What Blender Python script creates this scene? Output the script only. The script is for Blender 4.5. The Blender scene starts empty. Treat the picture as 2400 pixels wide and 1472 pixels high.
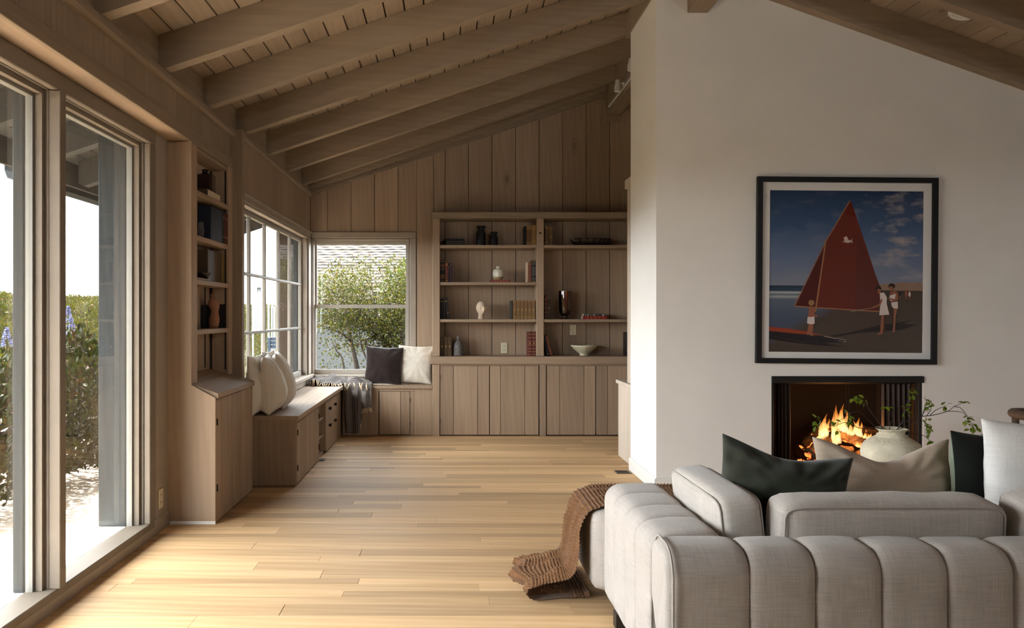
import bpy, bmesh, math, random
import numpy as np
from mathutils import Vector, Matrix, Euler

random.seed(7)
RNG = np.random.default_rng(7)
SC = bpy.context.scene
COL = SC.collection

# ------------------------------------------------------------------ camera
F = 1850.0                      # focal length in pixels of the 2400 x 1472 photograph
CX, CY, EYE = 1056.0, 736.0, 1.3
cam_d = bpy.data.cameras.new('camera')
cam = bpy.data.objects.new('camera', cam_d)
COL.objects.link(cam)
cam.location = (0, 0, EYE)
cam.rotation_euler = (math.pi / 2, 0, 0)
cam_d.sensor_width = 36.0
cam_d.lens = F * 36.0 / 2400.0
cam_d.shift_x = (1200 - CX) / 2400.0
cam_d.shift_y = 0.0
cam_d.clip_start = 0.05
cam_d.clip_end = 500
SC.camera = cam

# ------------------------------------------------------------------ colour management, light
vs = SC.view_settings
SC.display_settings.display_device = 'sRGB'
vs.view_transform = 'Standard'
vs.look = 'None'
vs.gamma = 1.0
vs.use_curve_mapping = False
vs.exposure = 1.8
SKY = 6.0
SUN = 26.0

world = bpy.data.worlds.new('sky')
SC.world = world
world.use_nodes = True
nt = world.node_tree
nt.nodes.clear()
n_out = nt.nodes.new('ShaderNodeOutputWorld')
n_bg = nt.nodes.new('ShaderNodeBackground')
n_tc = nt.nodes.new('ShaderNodeTexCoord')
n_map = nt.nodes.new('ShaderNodeMapping')
n_map.inputs['Scale'].default_value = (1, 1, 3.0)
n_no = nt.nodes.new('ShaderNodeTexNoise')
n_no.inputs['Scale'].default_value = 2.6
n_no.inputs['Detail'].default_value = 6
n_cr = nt.nodes.new('ShaderNodeValToRGB')
n_cr.color_ramp.elements[0].position = 0.38
n_cr.color_ramp.elements[0].color = (0.80, 0.92, 1.0, 1)
n_cr.color_ramp.elements[1].position = 0.60
n_cr.color_ramp.elements[1].color = (1.0, 0.99, 0.97, 1)
nt.links.new(n_tc.outputs['Generated'], n_map.inputs['Vector'])
nt.links.new(n_map.outputs['Vector'], n_no.inputs['Vector'])
nt.links.new(n_no.outputs['Fac'], n_cr.inputs['Fac'])
nt.links.new(n_cr.outputs['Color'], n_bg.inputs['Color'])
n_bg.inputs['Strength'].default_value = SKY
nt.links.new(n_bg.outputs['Background'], n_out.inputs['Surface'])

sun_d = bpy.data.lights.new('sun', 'SUN')
sun_d.energy = SUN
sun_d.angle = math.radians(1.0)
sun_d.color = (1.0, 0.94, 0.84)
sun = bpy.data.objects.new('sun', sun_d)
COL.objects.link(sun)
to_sun = Vector((-0.40, 0.10, 0.91))
sun.rotation_euler = to_sun.to_track_quat('Z', 'Y').to_euler()
sun.location = (-20, 5, 40)

def portal(name, loc, rot, sx, sy):
    d = bpy.data.lights.new(name, 'AREA')
    d.shape = 'RECTANGLE'
    d.size, d.size_y = sx, sy
    d.cycles.is_portal = True
    o = bpy.data.objects.new(name, d)
    COL.objects.link(o)
    o.location = loc
    o.rotation_euler = rot
    return o
H = math.pi / 2
portal('sky_portal_left', (-2.05, 2.98, 1.2), (0, -H, 0), 2.4, 3.4)
portal('sky_portal_corner', (-1.80, 7.2, 1.35), (0, -H, 0), 1.6, 2.9)
portal('sky_portal_gable', (2.5, -3.45, 2.86), (H, 0, 0), 2.2, .5)  # sky sampling for the added gable window
portal('sky_portal_back', (-1.0, 9.0, 1.38), (-H, 0, 0), 1.2, 1.6)

cy = SC.cycles
cy.use_denoising = True
cy.max_bounces = 10
cy.diffuse_bounces = 5
cy.glossy_bounces = 4
cy.transmission_bounces = 6
cy.transparent_max_bounces = 24
cy.sample_clamp_indirect = 8.0
cy.caustics_reflective = False
cy.caustics_refractive = False

# ------------------------------------------------------------------ helpers
def at(px, py, Y):
    """point of the photograph at depth Y, in metres"""
    k = Y / F
    return Vector(((px - CX) * k, Y, EYE - (py - CY) * k))
def xat(px, Y): return (px - CX) * Y / F
def zat(py, Y): return EYE - (py - CY) * Y / F
def y_floor(py): return F * EYE / (py - CY)

class MB:
    def __init__(s):
        s.v, s.f, s.mi, s.uv = [], [], [], []
    def add(s, verts, faces, mi=0, uv=None):
        b = len(s.v)
        s.v += [tuple(p) for p in verts]
        s.uv += list(uv) if uv is not None else [(p[0] + p[1], p[2] + 0.5 * p[1]) for p in verts]
        s.f += [tuple(b + i for i in q) for q in faces]
        s.mi += [mi] * len(faces)
        return s
    def box(s, x0, x1, y0, y1, z0, z1, b=0.003, mi=0):
        if x1 < x0: x0, x1 = x1, x0
        if y1 < y0: y0, y1 = y1, y0
        if z1 < z0: z0, z1 = z1, z0
        b = min(b, (x1 - x0) * .3, (y1 - y0) * .3, (z1 - z0) * .3)
        if b <= 0:
            V = [(x, y, z) for x in (x0, x1) for y in (y0, y1) for z in (z0, z1)]
            return s.add(V, [(0, 1, 3, 2), (4, 6, 7, 5), (0, 4, 5, 1), (2, 3, 7, 6), (0, 2, 6, 4), (1, 5, 7, 3)], mi)
        lo, hi = (x0, y0, z0), (x1, y1, z1)
        V, idx = [], {}
        for cx in (0, 1):
            for cy_ in (0, 1):
                for cz in (0, 1):
                    c = (cx, cy_, cz)
                    for a in range(3):
                        p = [0, 0, 0]
                        for k in range(3):
                            e = hi[k] if c[k] else lo[k]
                            p[k] = e if k == a else e + (-b if c[k] else b)
                        idx[(c, a)] = len(V)
                        V.append(p)
        Fc = []
        for a in range(3):
            o = [k for k in range(3) if k != a]
            for sd in (0, 1):
                q = []
                for (m, n) in ((0, 0), (1, 0), (1, 1), (0, 1)):
                    c = [0, 0, 0]; c[a] = sd; c[o[0]] = m; c[o[1]] = n
                    q.append(idx[(tuple(c), a)])
                Fc.append(q)
        for a in range(3):
            o = [k for k in range(3) if k != a]
            for m in (0, 1):
                for n in (0, 1):
                    c0 = [0, 0, 0]; c0[o[0]] = m; c0[o[1]] = n
                    c1 = list(c0); c1[a] = 1
                    Fc.append((idx[(tuple(c0), o[0])], idx[(tuple(c1), o[0])], idx[(tuple(c1), o[1])], idx[(tuple(c0), o[1])]))
        for c in [(i, j, k) for i in (0, 1) for j in (0, 1) for k in (0, 1)]:
            Fc.append((idx[(c, 0)], idx[(c, 1)], idx[(c, 2)]))
        return s.add(V, Fc, mi)
    def prism(s, pts, axis, a, b, mi=0):
        n = len(pts)
        def P(p, t):
            return {'x': (t, p[0], p[1]), 'y': (p[0], t, p[1]), 'z': (p[0], p[1], t)}[axis]
        V = [P(p, a) for p in pts] + [P(p, b) for p in pts]
        Fc = [tuple(range(n)), tuple(range(2 * n - 1, n - 1, -1))]
        Fc += [(i, (i + 1) % n, n + (i + 1) % n, n + i) for i in range(n)]
        return s.add(V, Fc, mi)
    def grid(s, P, cu=False, cv=False, mi=0, uv=None):
        P = np.asarray(P, float)
        nu, nv = P.shape[:2]
        Fc = []
        for i in range(nu if cu else nu - 1):
            for j in range(nv if cv else nv - 1):
                Fc.append((i * nv + j, ((i + 1) % nu) * nv + j, ((i + 1) % nu) * nv + (j + 1) % nv, i * nv + (j + 1) % nv))
        U = None if uv is None else [tuple(q) for q in np.asarray(uv, float).reshape(-1, 2)]
        return s.add(P.reshape(-1, 3).tolist(), Fc, mi, U)
    def lathe(s, prof, c, n=28, mi=0, cap=True):
        """prof: (radius, height) from bottom to top, about the vertical axis through c"""
        P = np.zeros((len(prof), n, 3)); U = np.zeros((len(prof), n, 2))
        for i, (r, z) in enumerate(prof):
            for j in range(n):
                t = 2 * math.pi * j / n
                P[i, j] = (c[0] + r * math.cos(t), c[1] + r * math.sin(t), c[2] + z)
                U[i, j] = (j / n, z)
        b = len(s.v)
        s.grid(P, cv=True, mi=mi, uv=U)
        if cap:
            s.f.append(tuple(b + j for j in range(n))); s.mi.append(mi)
            s.f.append(tuple(b + (len(prof) - 1) * n + j for j in range(n))); s.mi.append(mi)
        return s
    def tube(s, path, r, n=8, mi=0, cap=True):
        path = [Vector(p) for p in path]
        rs = r if isinstance(r, (list, tuple)) else [r] * len(path)
        b = len(s.v)
        up = Vector((0.13, 0.31, 0.94))
        rows = []
        for i, p in enumerate(path):
            d = (path[min(i + 1, len(path) - 1)] - path[max(i - 1, 0)]).normalized()
            a = d.cross(up)
            if a.length < 1e-3: a = d.cross(Vector((1, 0, 0)))
            a.normalize(); c = d.cross(a)
            rows.append([p + (a * math.cos(2 * math.pi * j / n) + c * math.sin(2 * math.pi * j / n)) * rs[i] for j in range(n)])
        s.grid(np.array([[list(q) for q in w] for w in rows]), cv=True, mi=mi)
        if cap:
            s.f.append(tuple(b + j for j in range(n))); s.mi.append(mi)
            s.f.append(tuple(b + (len(path) - 1) * n + j for j in range(n))); s.mi.append(mi)
        return s
    def build(s, name, mats, parent=None, smooth=False, props=None, recalc=True):
        me = bpy.data.meshes.new(name)
        root = parent
        off = Vector((0, 0, 0))
        while root is not None:
            off = off + Vector(root.location)
            root = root.parent
        V = s.v if off.length == 0 else [(p[0] - off.x, p[1] - off.y, p[2] - off.z) for p in s.v]
        me.from_pydata(V, [], s.f)
        if not isinstance(mats, (list, tuple)): mats = [mats]
        for m in mats: me.materials.append(m)
        if len(mats) > 1: me.polygons.foreach_set('material_index', s.mi)
        if recalc:
            bm = bmesh.new(); bm.from_mesh(me)
            bmesh.ops.recalc_face_normals(bm, faces=bm.faces)
            bm.to_mesh(me); bm.free()
        uvl = me.uv_layers.new(name='UVMap')
        li = np.zeros(len(me.loops), np.int32); me.loops.foreach_get('vertex_index', li)
        uvl.data.foreach_set('uv', np.array(s.uv, np.float32)[li].ravel())
        if smooth:
            me.shade_smooth()
            if smooth is not True: me.set_sharp_from_angle(angle=math.radians(smooth))
        me.update()
        o = bpy.data.objects.new(name, me)
        COL.objects.link(o)
        if parent is not None: o.parent = parent
        if props:
            for k, q in props.items(): o[k] = q
        return o

def tag(o, label, cat=None, group=None, kind=None):
    o['label'] = label
    if cat: o['category'] = cat
    if group: o['group'] = group
    if kind: o['kind'] = kind
    return o
def thing(name, label, cat, loc=(0, 0, 0), group=None, kind=None):
    o = bpy.data.objects.new(name, None)
    o.empty_display_size = 0.05
    COL.objects.link(o)
    o.location = loc
    return tag(o, label, cat, group, kind)
def struct(name, label, loc=(0, 0, 0)):
    o = bpy.data.objects.new(name, None)
    o.empty_display_size = 0.05
    COL.objects.link(o)
    o.location = loc
    o['label'] = label; o['kind'] = 'structure'; o['category'] = name.split('_')[0]
    return o
def bx(name, mat, parent, x0, x1, y0, y1, z0, z1, b=0.003):
    return MB().box(x0, x1, y0, y1, z0, z1, b).build(name, mat, parent)
def vnoise(P, scale, seed=0):
    """cheap smooth value noise, P (...,3)"""
    P = np.asarray(P, float) * scale + seed * 17.31
    i = np.floor(P).astype(np.int64); f = P - i
    f = f * f * (3 - 2 * f)
    def h(a, b, c):
        n = (a * 374761393 + b * 668265263 + c * 2147483647) & 0xFFFFFFFF
        n = ((n ^ (n >> 13)) * 1274126177) & 0xFFFFFFFF
        return ((n ^ (n >> 16)) & 0xFFFF) / 32767.5 - 1.0
    r = 0
    for a in (0, 1):
        for b in (0, 1):
            for c in (0, 1):
                w = (f[..., 0] if a else 1 - f[..., 0]) * (f[..., 1] if b else 1 - f[..., 1]) * (f[..., 2] if c else 1 - f[..., 2])
                r = r + w * h(i[..., 0] + a, i[..., 1] + b, i[..., 2] + c)
    return r
# ------------------------------------------------------------------ materials
class NT:
    """small node-tree writer"""
    def __init__(s, name):
        s.m = bpy.data.materials.new(name); s.m.use_nodes = True
        s.t = s.m.node_tree; s.t.nodes.clear()
        s.out = s.t.nodes.new('ShaderNodeOutputMaterial')
    def n(s, kind, **kw):
        q = s.t.nodes.new('ShaderNode' + kind)
        for k, val in kw.items():
            if k.startswith('_'): setattr(q, k[1:], val)
            else: s.set(q, k.replace('__', ' '), val)
        return q
    def set(s, q, key, val):
        key = int(key[1:]) if key[0] == 'i' and key[1:].isdigit() else key
        if isinstance(val, bpy.types.NodeSocket): s.t.links.new(val, q.inputs[key])
        elif isinstance(val, bpy.types.Node): s.t.links.new(val.outputs[0], q.inputs[key])
        else: q.inputs[key].default_value = val
    def math(s, op, a, b=0.0, clamp=False):
        q = s.t.nodes.new('ShaderNodeMath'); q.operation = op; q.use_clamp = clamp
        s.set(q, 'i0', a); s.set(q, 'i1', b)
        return q.outputs[0]
    def mix(s, f, a, b, mode='MIX'):
        q = s.t.nodes.new('ShaderNodeMix'); q.data_type = 'RGBA'; q.blend_type = mode
        for k, val in ((0, f), (6, a), (7, b)):
            if isinstance(val, tuple) and len(val) == 3: val = (*val, 1)
            s.set(q, 'i%d' % k, val)
        return q.outputs[2]
    def ramp(s, f, stops):
        q = s.t.nodes.new('ShaderNodeValToRGB')
        e = q.color_ramp.elements
        while len(e) < len(stops): e.new(0.5)
        for el, (p, c) in zip(e, stops):
            el.position = p
            el.color = (c, c, c, 1) if not isinstance(c, tuple) else (*c, 1)
        s.set(q, 'Fac', f)
        return q.outputs[0]
    def vmap(s, vec, scale=(1, 1, 1), loc=(0, 0, 0)):
        q = s.t.nodes.new('ShaderNodeMapping')
        q.inputs['Scale'].default_value = scale
        s.set(q, 'Vector', vec); s.set(q, 'Location', loc)
        return q.outputs[0]
    def noise(s, vec, scale, detail=3, rough=0.5, dist=0.0):
        q = s.n('TexNoise', Vector=vec, Scale=scale, Detail=detail, Roughness=rough, Distortion=dist)
        return q.outputs['Fac']
    def bsdf(s, col, rough=0.6, bump=None, bstr=0.3, bdist=0.002, spec=0.3, **kw):
        q = s.t.nodes.new('ShaderNodeBsdfPrincipled')
        if isinstance(col, tuple) and len(col) == 3: col = (*col, 1)
        s.set(q, 'Base Color', col); s.set(q, 'Roughness', rough); s.set(q, 'Specular IOR Level', spec)
        for k, val in kw.items(): s.set(q, k.replace('__', ' '), val)
        if bump is not None:
            b = s.n('Bump', Height=bump, Strength=bstr, Distance=bdist)
            s.set(q, 'Normal', b)
        return q
    def done(s, q):
        s.t.links.new(q.outputs[0], s.out.inputs['Surface'])
        return s.m

def srgb(r, g, b):
    f = lambda c: (c / 255 / 12.92) if c <= 10 else ((c / 255 + 0.055) / 1.055) ** 2.4
    return (f(r), f(g), f(b))

def pos_rand(T, k=13.0):
    """world position shifted by a random amount per object, so that no two boards share their grain"""
    g = T.n('NewGeometry'); oi = T.n('ObjectInfo')
    r = T.math('MULTIPLY', oi.outputs['Random'], k)
    c = T.n('CombineXYZ', X=r, Y=T.math('MULTIPLY', r, 1.7), Z=T.math('MULTIPLY', r, 2.3))
    v = T.n('VectorMath', i0=g.outputs['Position'], i1=c.outputs[0])
    return v.outputs[0], oi.outputs['Random']

def wood(name, axis, dark, mid, light, vary=0.12, knots=True, rough=0.6, bump=0.25, knot_col=(0.10, 0.075, 0.055), spec=0.2):
    T = NT(name)
    p, rnd = pos_rand(T)
    def sc(al, ac):
        v = [ac, ac, ac]; v['xyz'.index(axis)] = al
        return tuple(v)
    g1 = T.noise(T.vmap(p, sc(0.7, 14)), 1.0, 4, 0.6, 0.6)
    g2 = T.noise(T.vmap(p, sc(2.5, 120)), 1.0, 2, 0.5)
    g3 = T.noise(T.vmap(p, sc(0.5, 3.0)), 1.0, 2)
    cath = T.n('TexWave', _wave_type='BANDS', _bands_direction='DIAGONAL', Vector=T.vmap(p, sc(0.35, 5.0)), Scale=2.2, Distortion=7.0, Detail=2.0, Detail__Scale=0.6)
    f = T.math('ADD', T.math('MULTIPLY', g1, 0.50), T.math('MULTIPLY', g2, 0.38))
    f = T.math('ADD', f, T.math('MULTIPLY', cath.outputs['Fac'], 0.12))
    col = T.ramp(f, [(0.28, dark), (0.5, mid), (0.74, light)])
    tone = T.math('ADD', T.math('MULTIPLY', T.math('SUBTRACT', rnd, 0.5), vary * 2), T.math('ADD', 0.82, T.math('MULTIPLY', g3, 0.36)))
    tc = T.n('CombineXYZ', X=tone, Y=tone, Z=tone)
    col = T.mix(1.0, col, tc.outputs[0], 'MULTIPLY')
    if knots:
        vo = T.n('TexVoronoi', Vector=T.vmap(p, sc(1.1, 2.6)), Scale=1.0, Randomness=1.0)
        kn = T.ramp(vo.outputs['Distance'], [(0.042, 1.0), (0.075, 0.0)])
        ring = T.ramp(vo.outputs['Distance'], [(0.075, 0.0), (0.092, 0.40), (0.12, 0.0)])
        kk = T.math('MULTIPLY', T.math('ADD', kn, ring), T.math('GREATER_THAN', T.n('SeparateColor', Color=vo.outputs['Color']).outputs[0], 0.15), True)
        col = T.mix(T.math('MULTIPLY', kk, 0.55), col, knot_col)
    q = T.bsdf(col, rough, T.math('ADD', g2, T.math('MULTIPLY', g1, 0.5)), bump, 0.0015, spec)
    return T.done(q)

def plain(name, col, rough=0.5, spec=0.3, metal=0.0, noise=0.0, nscale=30, bump=0.0, bscale=60, bdist=0.002, **kw):
    T = NT(name)
    tc = T.n('NewGeometry').outputs['Position']
    c = (*col, 1)
    if noise:
        f = T.noise(tc, nscale, 4, 0.6)
        c = T.mix(T.ramp(f, [(0.3, 0.0), (0.7, 1.0)]), tuple(v * (1 - noise) for v in col), tuple(min(1, v * (1 + noise)) for v in col))
    b = T.noise(tc, bscale, 3) if bump else None
    return T.done(T.bsdf(c, rough, b, bump, bdist, spec, Metallic=metal, **kw))

def cloth(name, col, period=0.003, contrast=0.35, slub=0.12, rough=0.9, bump=0.5, sheen=0.2):
    """plain weave in the UV map (metres)"""
    T = NT(name)
    uv = T.n('UVMap').outputs[0]
    sp = T.n('SeparateXYZ', i0=uv)
    w = 2 * math.pi / period
    jit = T.noise(uv, 40, 2)
    u = T.math('ADD', T.math('MULTIPLY', sp.outputs[0], w), T.math('MULTIPLY', jit, 2.5))
    v = T.math('ADD', T.math('MULTIPLY', sp.outputs[1], w), T.math('MULTIPLY', jit, 2.5))
    wv = T.math('MULTIPLY', T.math('SINE', u), T.math('SINE', v))
    wv = T.math('ADD', T.math('MULTIPLY', wv, 0.5), 0.5)
    s1 = T.noise(T.vmap(uv, (260, 9, 1)), 1, 2, 0.6)
    s2 = T.noise(T.vmap(uv, (9, 260, 1)), 1, 2, 0.6)
    s3 = T.noise(uv, 7, 3)
    sl = T.math('ADD', T.math('ADD', s1, s2), T.math('MULTIPLY', s3, 0.6))
    t = T.math('ADD', T.math('MULTIPLY', T.math('SUBTRACT', wv, 0.5), contrast), T.math('MULTIPLY', T.math('SUBTRACT', sl, 1.3), slub * 2.5))
    t = T.math('ADD', t, 1.0)
    c = T.mix(1.0, col, T.n('CombineXYZ', X=t, Y=t, Z=t).outputs[0], 'MULTIPLY')
    q = T.bsdf(c, rough, wv, bump, 0.0008, 0.15, Sheen__Weight=sheen)
    return T.done(q)

def emit_ramp(name, stops, strength, alpha=None):
    """flame: colour by height in the object's own box, thinner at the rim"""
    T = NT(name)
    g = T.n('TexCoord').outputs['Generated']
    z = T.n('SeparateXYZ', i0=g).outputs[2]
    nz = T.noise(T.vmap(g, (4, 4, 1.4)), 1.5, 3)
    zz = T.math('ADD', z, T.math('MULTIPLY', T.math('SUBTRACT', nz, 0.5), 0.35))
    c = T.ramp(zz, stops)
    e = T.n('Emission', Color=c, Strength=strength)
    lw = T.n('LayerWeight', Blend=0.5)
    a = T.math('SUBTRACT', 1.0, lw.outputs['Facing'])
    a = T.ramp(a, [(0.10, 0.0), (0.85, 0.80)])
    st = T.noise(T.vmap(g, (9, 9, 1.2)), 1.0, 3)
    a = T.math('MULTIPLY', a, T.ramp(st, [(0.30, 0.35), (0.60, 1.0)]))
    a = T.math('MULTIPLY', a, T.ramp(zz, [(0.0, 0.55), (0.2, 1.0), (0.55, .85), (0.98, 0.0)]))
    m = T.n('MixShader', i0=a, i1=T.n('BsdfTransparent').outputs[0], i2=e.outputs[0])
    return T.done(m)

def glass_pane(name, tint=(1, 1, 1), gloss=0.28, haze=0.0):
    T = NT(name)
    tr = T.n('BsdfTransparent', Color=(*tint, 1))
    gl = T.n('BsdfGlossy', Color=(1, 1, 1, 1), Roughness=0.0)
    fr = T.n('Fresnel', IOR=1.45)
    m = T.n('MixShader', i0=T.math('MULTIPLY', fr.outputs[0], gloss, True), i1=tr.outputs[0], i2=gl.outputs[0])
    if haze:
        g = T.n('NewGeometry').outputs['Position']
        st = T.noise(T.vmap(g, (30, 30, 0.8)), 1.0, 3, 0.7)
        h = T.n('BsdfTranslucent', Color=(0.9, 0.9, 0.88, 1))
        m = T.n('MixShader', i0=T.math('MULTIPLY', T.ramp(st, [(0.5, 0.0), (0.75, 1.0)]), haze), i1=m.outputs[0], i2=h.outputs[0])
    return T.done(m)

def leaf_mat(name, cols, trans=0.3, rough=0.45):
    """leaf colours by a per-leaf random value stored in the attribute 'rnd', else by object"""
    T = NT(name)
    a = T.n('Attribute', _attribute_name='rnd')
    oi = T.n('ObjectInfo')
    r = T.math('FRACT', T.math('ADD', a.outputs['Fac'], oi.outputs['Random']))
    k = len(cols)
    c = T.ramp(r, [((i + 0.5) / k, cols[i]) for i in range(k)])
    b = T.bsdf(c, rough, spec=0.08)
    tl = T.n('BsdfTranslucent', Color=T.mix(1.0, c, (1.6, 1.7, 0.7), 'MULTIPLY'))
    m = T.n('MixShader', i0=trans, i1=b.outputs[0], i2=tl.outputs[0])
    return T.done(m)

WD, WM, WL = (0.305, 0.216, 0.146), (0.348, 0.250, 0.172), (0.395, 0.290, 0.203)
M = {}
for ax in 'xyz':
    M['wood_' + ax] = wood('limed_wood_along_' + ax, ax, WD, WM, WL)
    M['beam_' + ax] = wood('beam_wood_along_' + ax, ax, (.250, .189, .131), (.285, .217, .152), (.320, .246, .175), vary=0.05)
M['deck_y'] = wood('ceiling_board_wood', 'y', (.275, .209, .146), (.318, .243, .172), (.362, .280, .202), vary=0.09)
M['pale_z'] = wood('pale_painted_board', 'z', (0.50, 0.42, 0.33), (0.58, 0.49, 0.40), (0.66, 0.57, 0.48), vary=0.04, knots=False)
M['floor_x'] = wood('oak_floor_board', 'x', (0.47, 0.295, 0.145), (0.555, 0.360, 0.190), (0.64, 0.45, 0.26), vary=0.24, knots=False, rough=0.62, bump=0.05, spec=0.12)
M['groove'] = plain('dark_joint_backing', (0.045, 0.03, 0.02), 0.9)
M['casing'] = plain('greige_painted_wood', (0.33, 0.275, 0.222), 0.55, noise=0.06, nscale=8)
M['frame_dark'] = plain('greige_window_frame_paint', (0.19, 0.155, 0.118), 0.55, noise=0.06, nscale=8)  # casing colour darkened to offset the strong daylight on the tall window frames
M['sash_dark'] = plain('taupe_painted_sash', (0.22, 0.195, 0.16), 0.5, noise=0.04, nscale=8)
M['sash'] = plain('off_white_painted_sash', (0.38, 0.345, 0.295), 0.5, noise=0.04, nscale=8)
M['stop_paint'] = plain('cream_window_stop_paint', (0.20, 0.19, 0.168), 0.6, noise=0.03)
M['white_paint'] = plain('white_exterior_paint', (0.80, 0.78, 0.72), 0.6, noise=0.03)
M['grey_paint'] = wood('grey_exterior_paint', 'z', (0.026, 0.029, 0.030), (0.034, 0.038, 0.039), (0.043, 0.047, 0.048), vary=0.03, knots=False, spec=0.06)
M['eave_paint'] = plain('dark_eave_paint', (0.045, 0.045, 0.042), 0.7, noise=0.15, nscale=10)
M['plaster'] = plain('off_white_plaster', (0.80, 0.775, 0.735), 0.85, spec=0.1, noise=0.025, nscale=3, bump=0.18, bscale=90, bdist=0.002)
M['base_white'] = plain('white_baseboard_paint', (0.76, 0.74, 0.70), 0.5)
M['glass'] = glass_pane('window_glass')
M['old_glass'] = glass_pane('old_streaked_glass', gloss=0.12, haze=0.012)
M['black'] = plain('black_metal', (0.012, 0.011, 0.010), 0.55)
M['black_frame'] = plain('black_frame_paint', (0.010, 0.010, 0.011), 0.4)
M['iron'] = plain('dark_iron', (0.02, 0.018, 0.016), 0.6, metal=0.6)
M['hinge'] = plain('dark_bronze_hinge', (0.05, 0.04, 0.03), 0.45, metal=0.8)
M['ivory'] = plain('ivory_plastic', (0.66, 0.60, 0.43), 0.4)
M['slot'] = plain('dark_slot', (0.03, 0.025, 0.02), 0.6)
M['vent'] = plain('bronze_vent_metal', (0.16, 0.12, 0.08), 0.35, metal=0.7)
M['lamp_white'] = plain('white_lamp_enamel', (0.75, 0.74, 0.72), 0.4)
M['linen_sofa'] = cloth('grey_beige_sofa_weave', (0.44, 0.395, 0.355), 0.0042, 0.55, 0.20)
M['linen_cush'] = cloth('grey_beige_cushion_weave', (0.47, 0.425, 0.38), 0.0038, 0.45, 0.20)
M['linen_white'] = cloth('white_basket_weave', (0.74, 0.715, 0.68), 0.0065, 0.28, 0.10)
M['linen_cream'] = cloth('cream_linen', (0.66, 0.60, 0.51), 0.0022, 0.2, 0.10)
M['linen_beige'] = cloth('beige_linen', (0.52, 0.41, 0.31), 0.002, 0.25, 0.14)
M['green'] = plain('dark_green_cotton', (0.022, 0.0245, 0.0145), 0.75, spec=0.2, noise=0.08, nscale=4, Sheen__Weight=0.25)
M['green_dark'] = plain('blackish_green_velvet', (0.010, 0.012, 0.0095), 0.85, spec=0.1, noise=0.15, nscale=12, Sheen__Weight=0.15)
M['sage'] = plain('sage_green_edge', (0.20, 0.23, 0.17), 0.85)
M['brown_velvet'] = plain('dark_brown_velvet', (0.022, 0.0125, 0.010), 0.85, spec=0.1, noise=0.15, nscale=10, Sheen__Weight=0.35)
M['welt'] = plain('grey_beige_welt', (0.40, 0.36, 0.32), 0.9)
M['wool'] = plain('caramel_brown_knit_wool', (0.165, 0.080, 0.036), 0.95, spec=0.08, noise=0.16, nscale=60, bump=0.4, bscale=700, bdist=0.001, Sheen__Weight=0.2)
M['dark_leg'] = plain('dark_wooden_foot', (0.03, 0.022, 0.017), 0.5)
M['oak'] = wood('light_oak', 'x', (0.40, 0.27, 0.14), (0.50, 0.35, 0.20), (0.58, 0.43, 0.27), knots=False)
M['vase_clay'] = plain('cream_textured_clay', (0.62, 0.55, 0.41), 0.9, spec=0.1, noise=0.14, nscale=14, bump=0.9, bscale=70, bdist=0.006)
M['cream_glaze'] = plain('cream_crackled_glaze', (0.66, 0.61, 0.48), 0.35, noise=0.12, nscale=60)
M['raw_clay'] = plain('raw_tan_clay', (0.36, 0.24, 0.13), 0.85)
M['black_clay'] = plain('black_clay', (0.014, 0.014, 0.014), 0.6, noise=0.3, nscale=30, bump=0.5, bscale=90)
M['grey_clay'] = plain('grey_mottled_clay', (0.16, 0.15, 0.145), 0.9, noise=0.35, nscale=40, bump=0.7, bscale=80, bdist=0.004)
M['bowl_clay'] = plain('cream_paper_clay', (0.60, 0.55, 0.39), 0.95, noise=0.14, nscale=40, bump=1.0, bscale=110, bdist=0.006)
M['plaster_head'] = plain('warm_plaster', (0.68, 0.53, 0.38), 0.85, noise=0.05)
M['terracotta'] = plain('terracotta', (0.30, 0.14, 0.08), 0.85, noise=0.1, bump=0.4)
M['brown_glass'] = plain('dark_brown_glass', (0.030, 0.018, 0.012), 0.15, spec=0.6)
T_ = NT('amber_glass')
_g = T_.n('BsdfGlossy', Color=(1, 1, 1, 1), Roughness=0.03)
_t = T_.n('BsdfTransparent', Color=(0.60, 0.34, 0.10, 1))
M['amber_glass'] = T_.done(T_.n('MixShader', i0=T_.math('ADD', T_.math('MULTIPLY', T_.n('Fresnel', IOR=1.5).outputs[0], 0.9), 0.06), i1=_t.outputs[0], i2=_g.outputs[0]))
M['page'] = plain('book_page_edges', (0.52, 0.45, 0.33), 0.9, noise=0.08, nscale=200)
M['gold'] = plain('gilt_stamping', (0.42, 0.27, 0.08), 0.4, metal=0.5)
M['twig'] = plain('dark_twig_bark', (0.035, 0.025, 0.022), 0.8)
M['leather'] = plain('brown_leather', (0.13, 0.075, 0.045), 0.45, noise=0.1)
M['chair_wood'] = wood('dark_chair_wood', 'x', (0.07, 0.045, 0.03), (0.09, 0.06, 0.04), (0.12, 0.08, 0.055), knots=False)
def stripe(name, a, b, period):
    T = NT(name)
    uv = T.n('UVMap').outputs[0]
    u = T.n('SeparateXYZ', i0=uv).outputs[0]
    f = T.math('GREATER_THAN', T.math('SINE', T.math('MULTIPLY', u, 2 * math.pi / period)), 0.0)
    return T.done(T.bsdf(T.mix(f, a, b), 0.9))
M['striped'] = stripe('black_and_white_stripes', (0.03, 0.03, 0.035), (0.62, 0.60, 0.57), 0.022)
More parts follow.
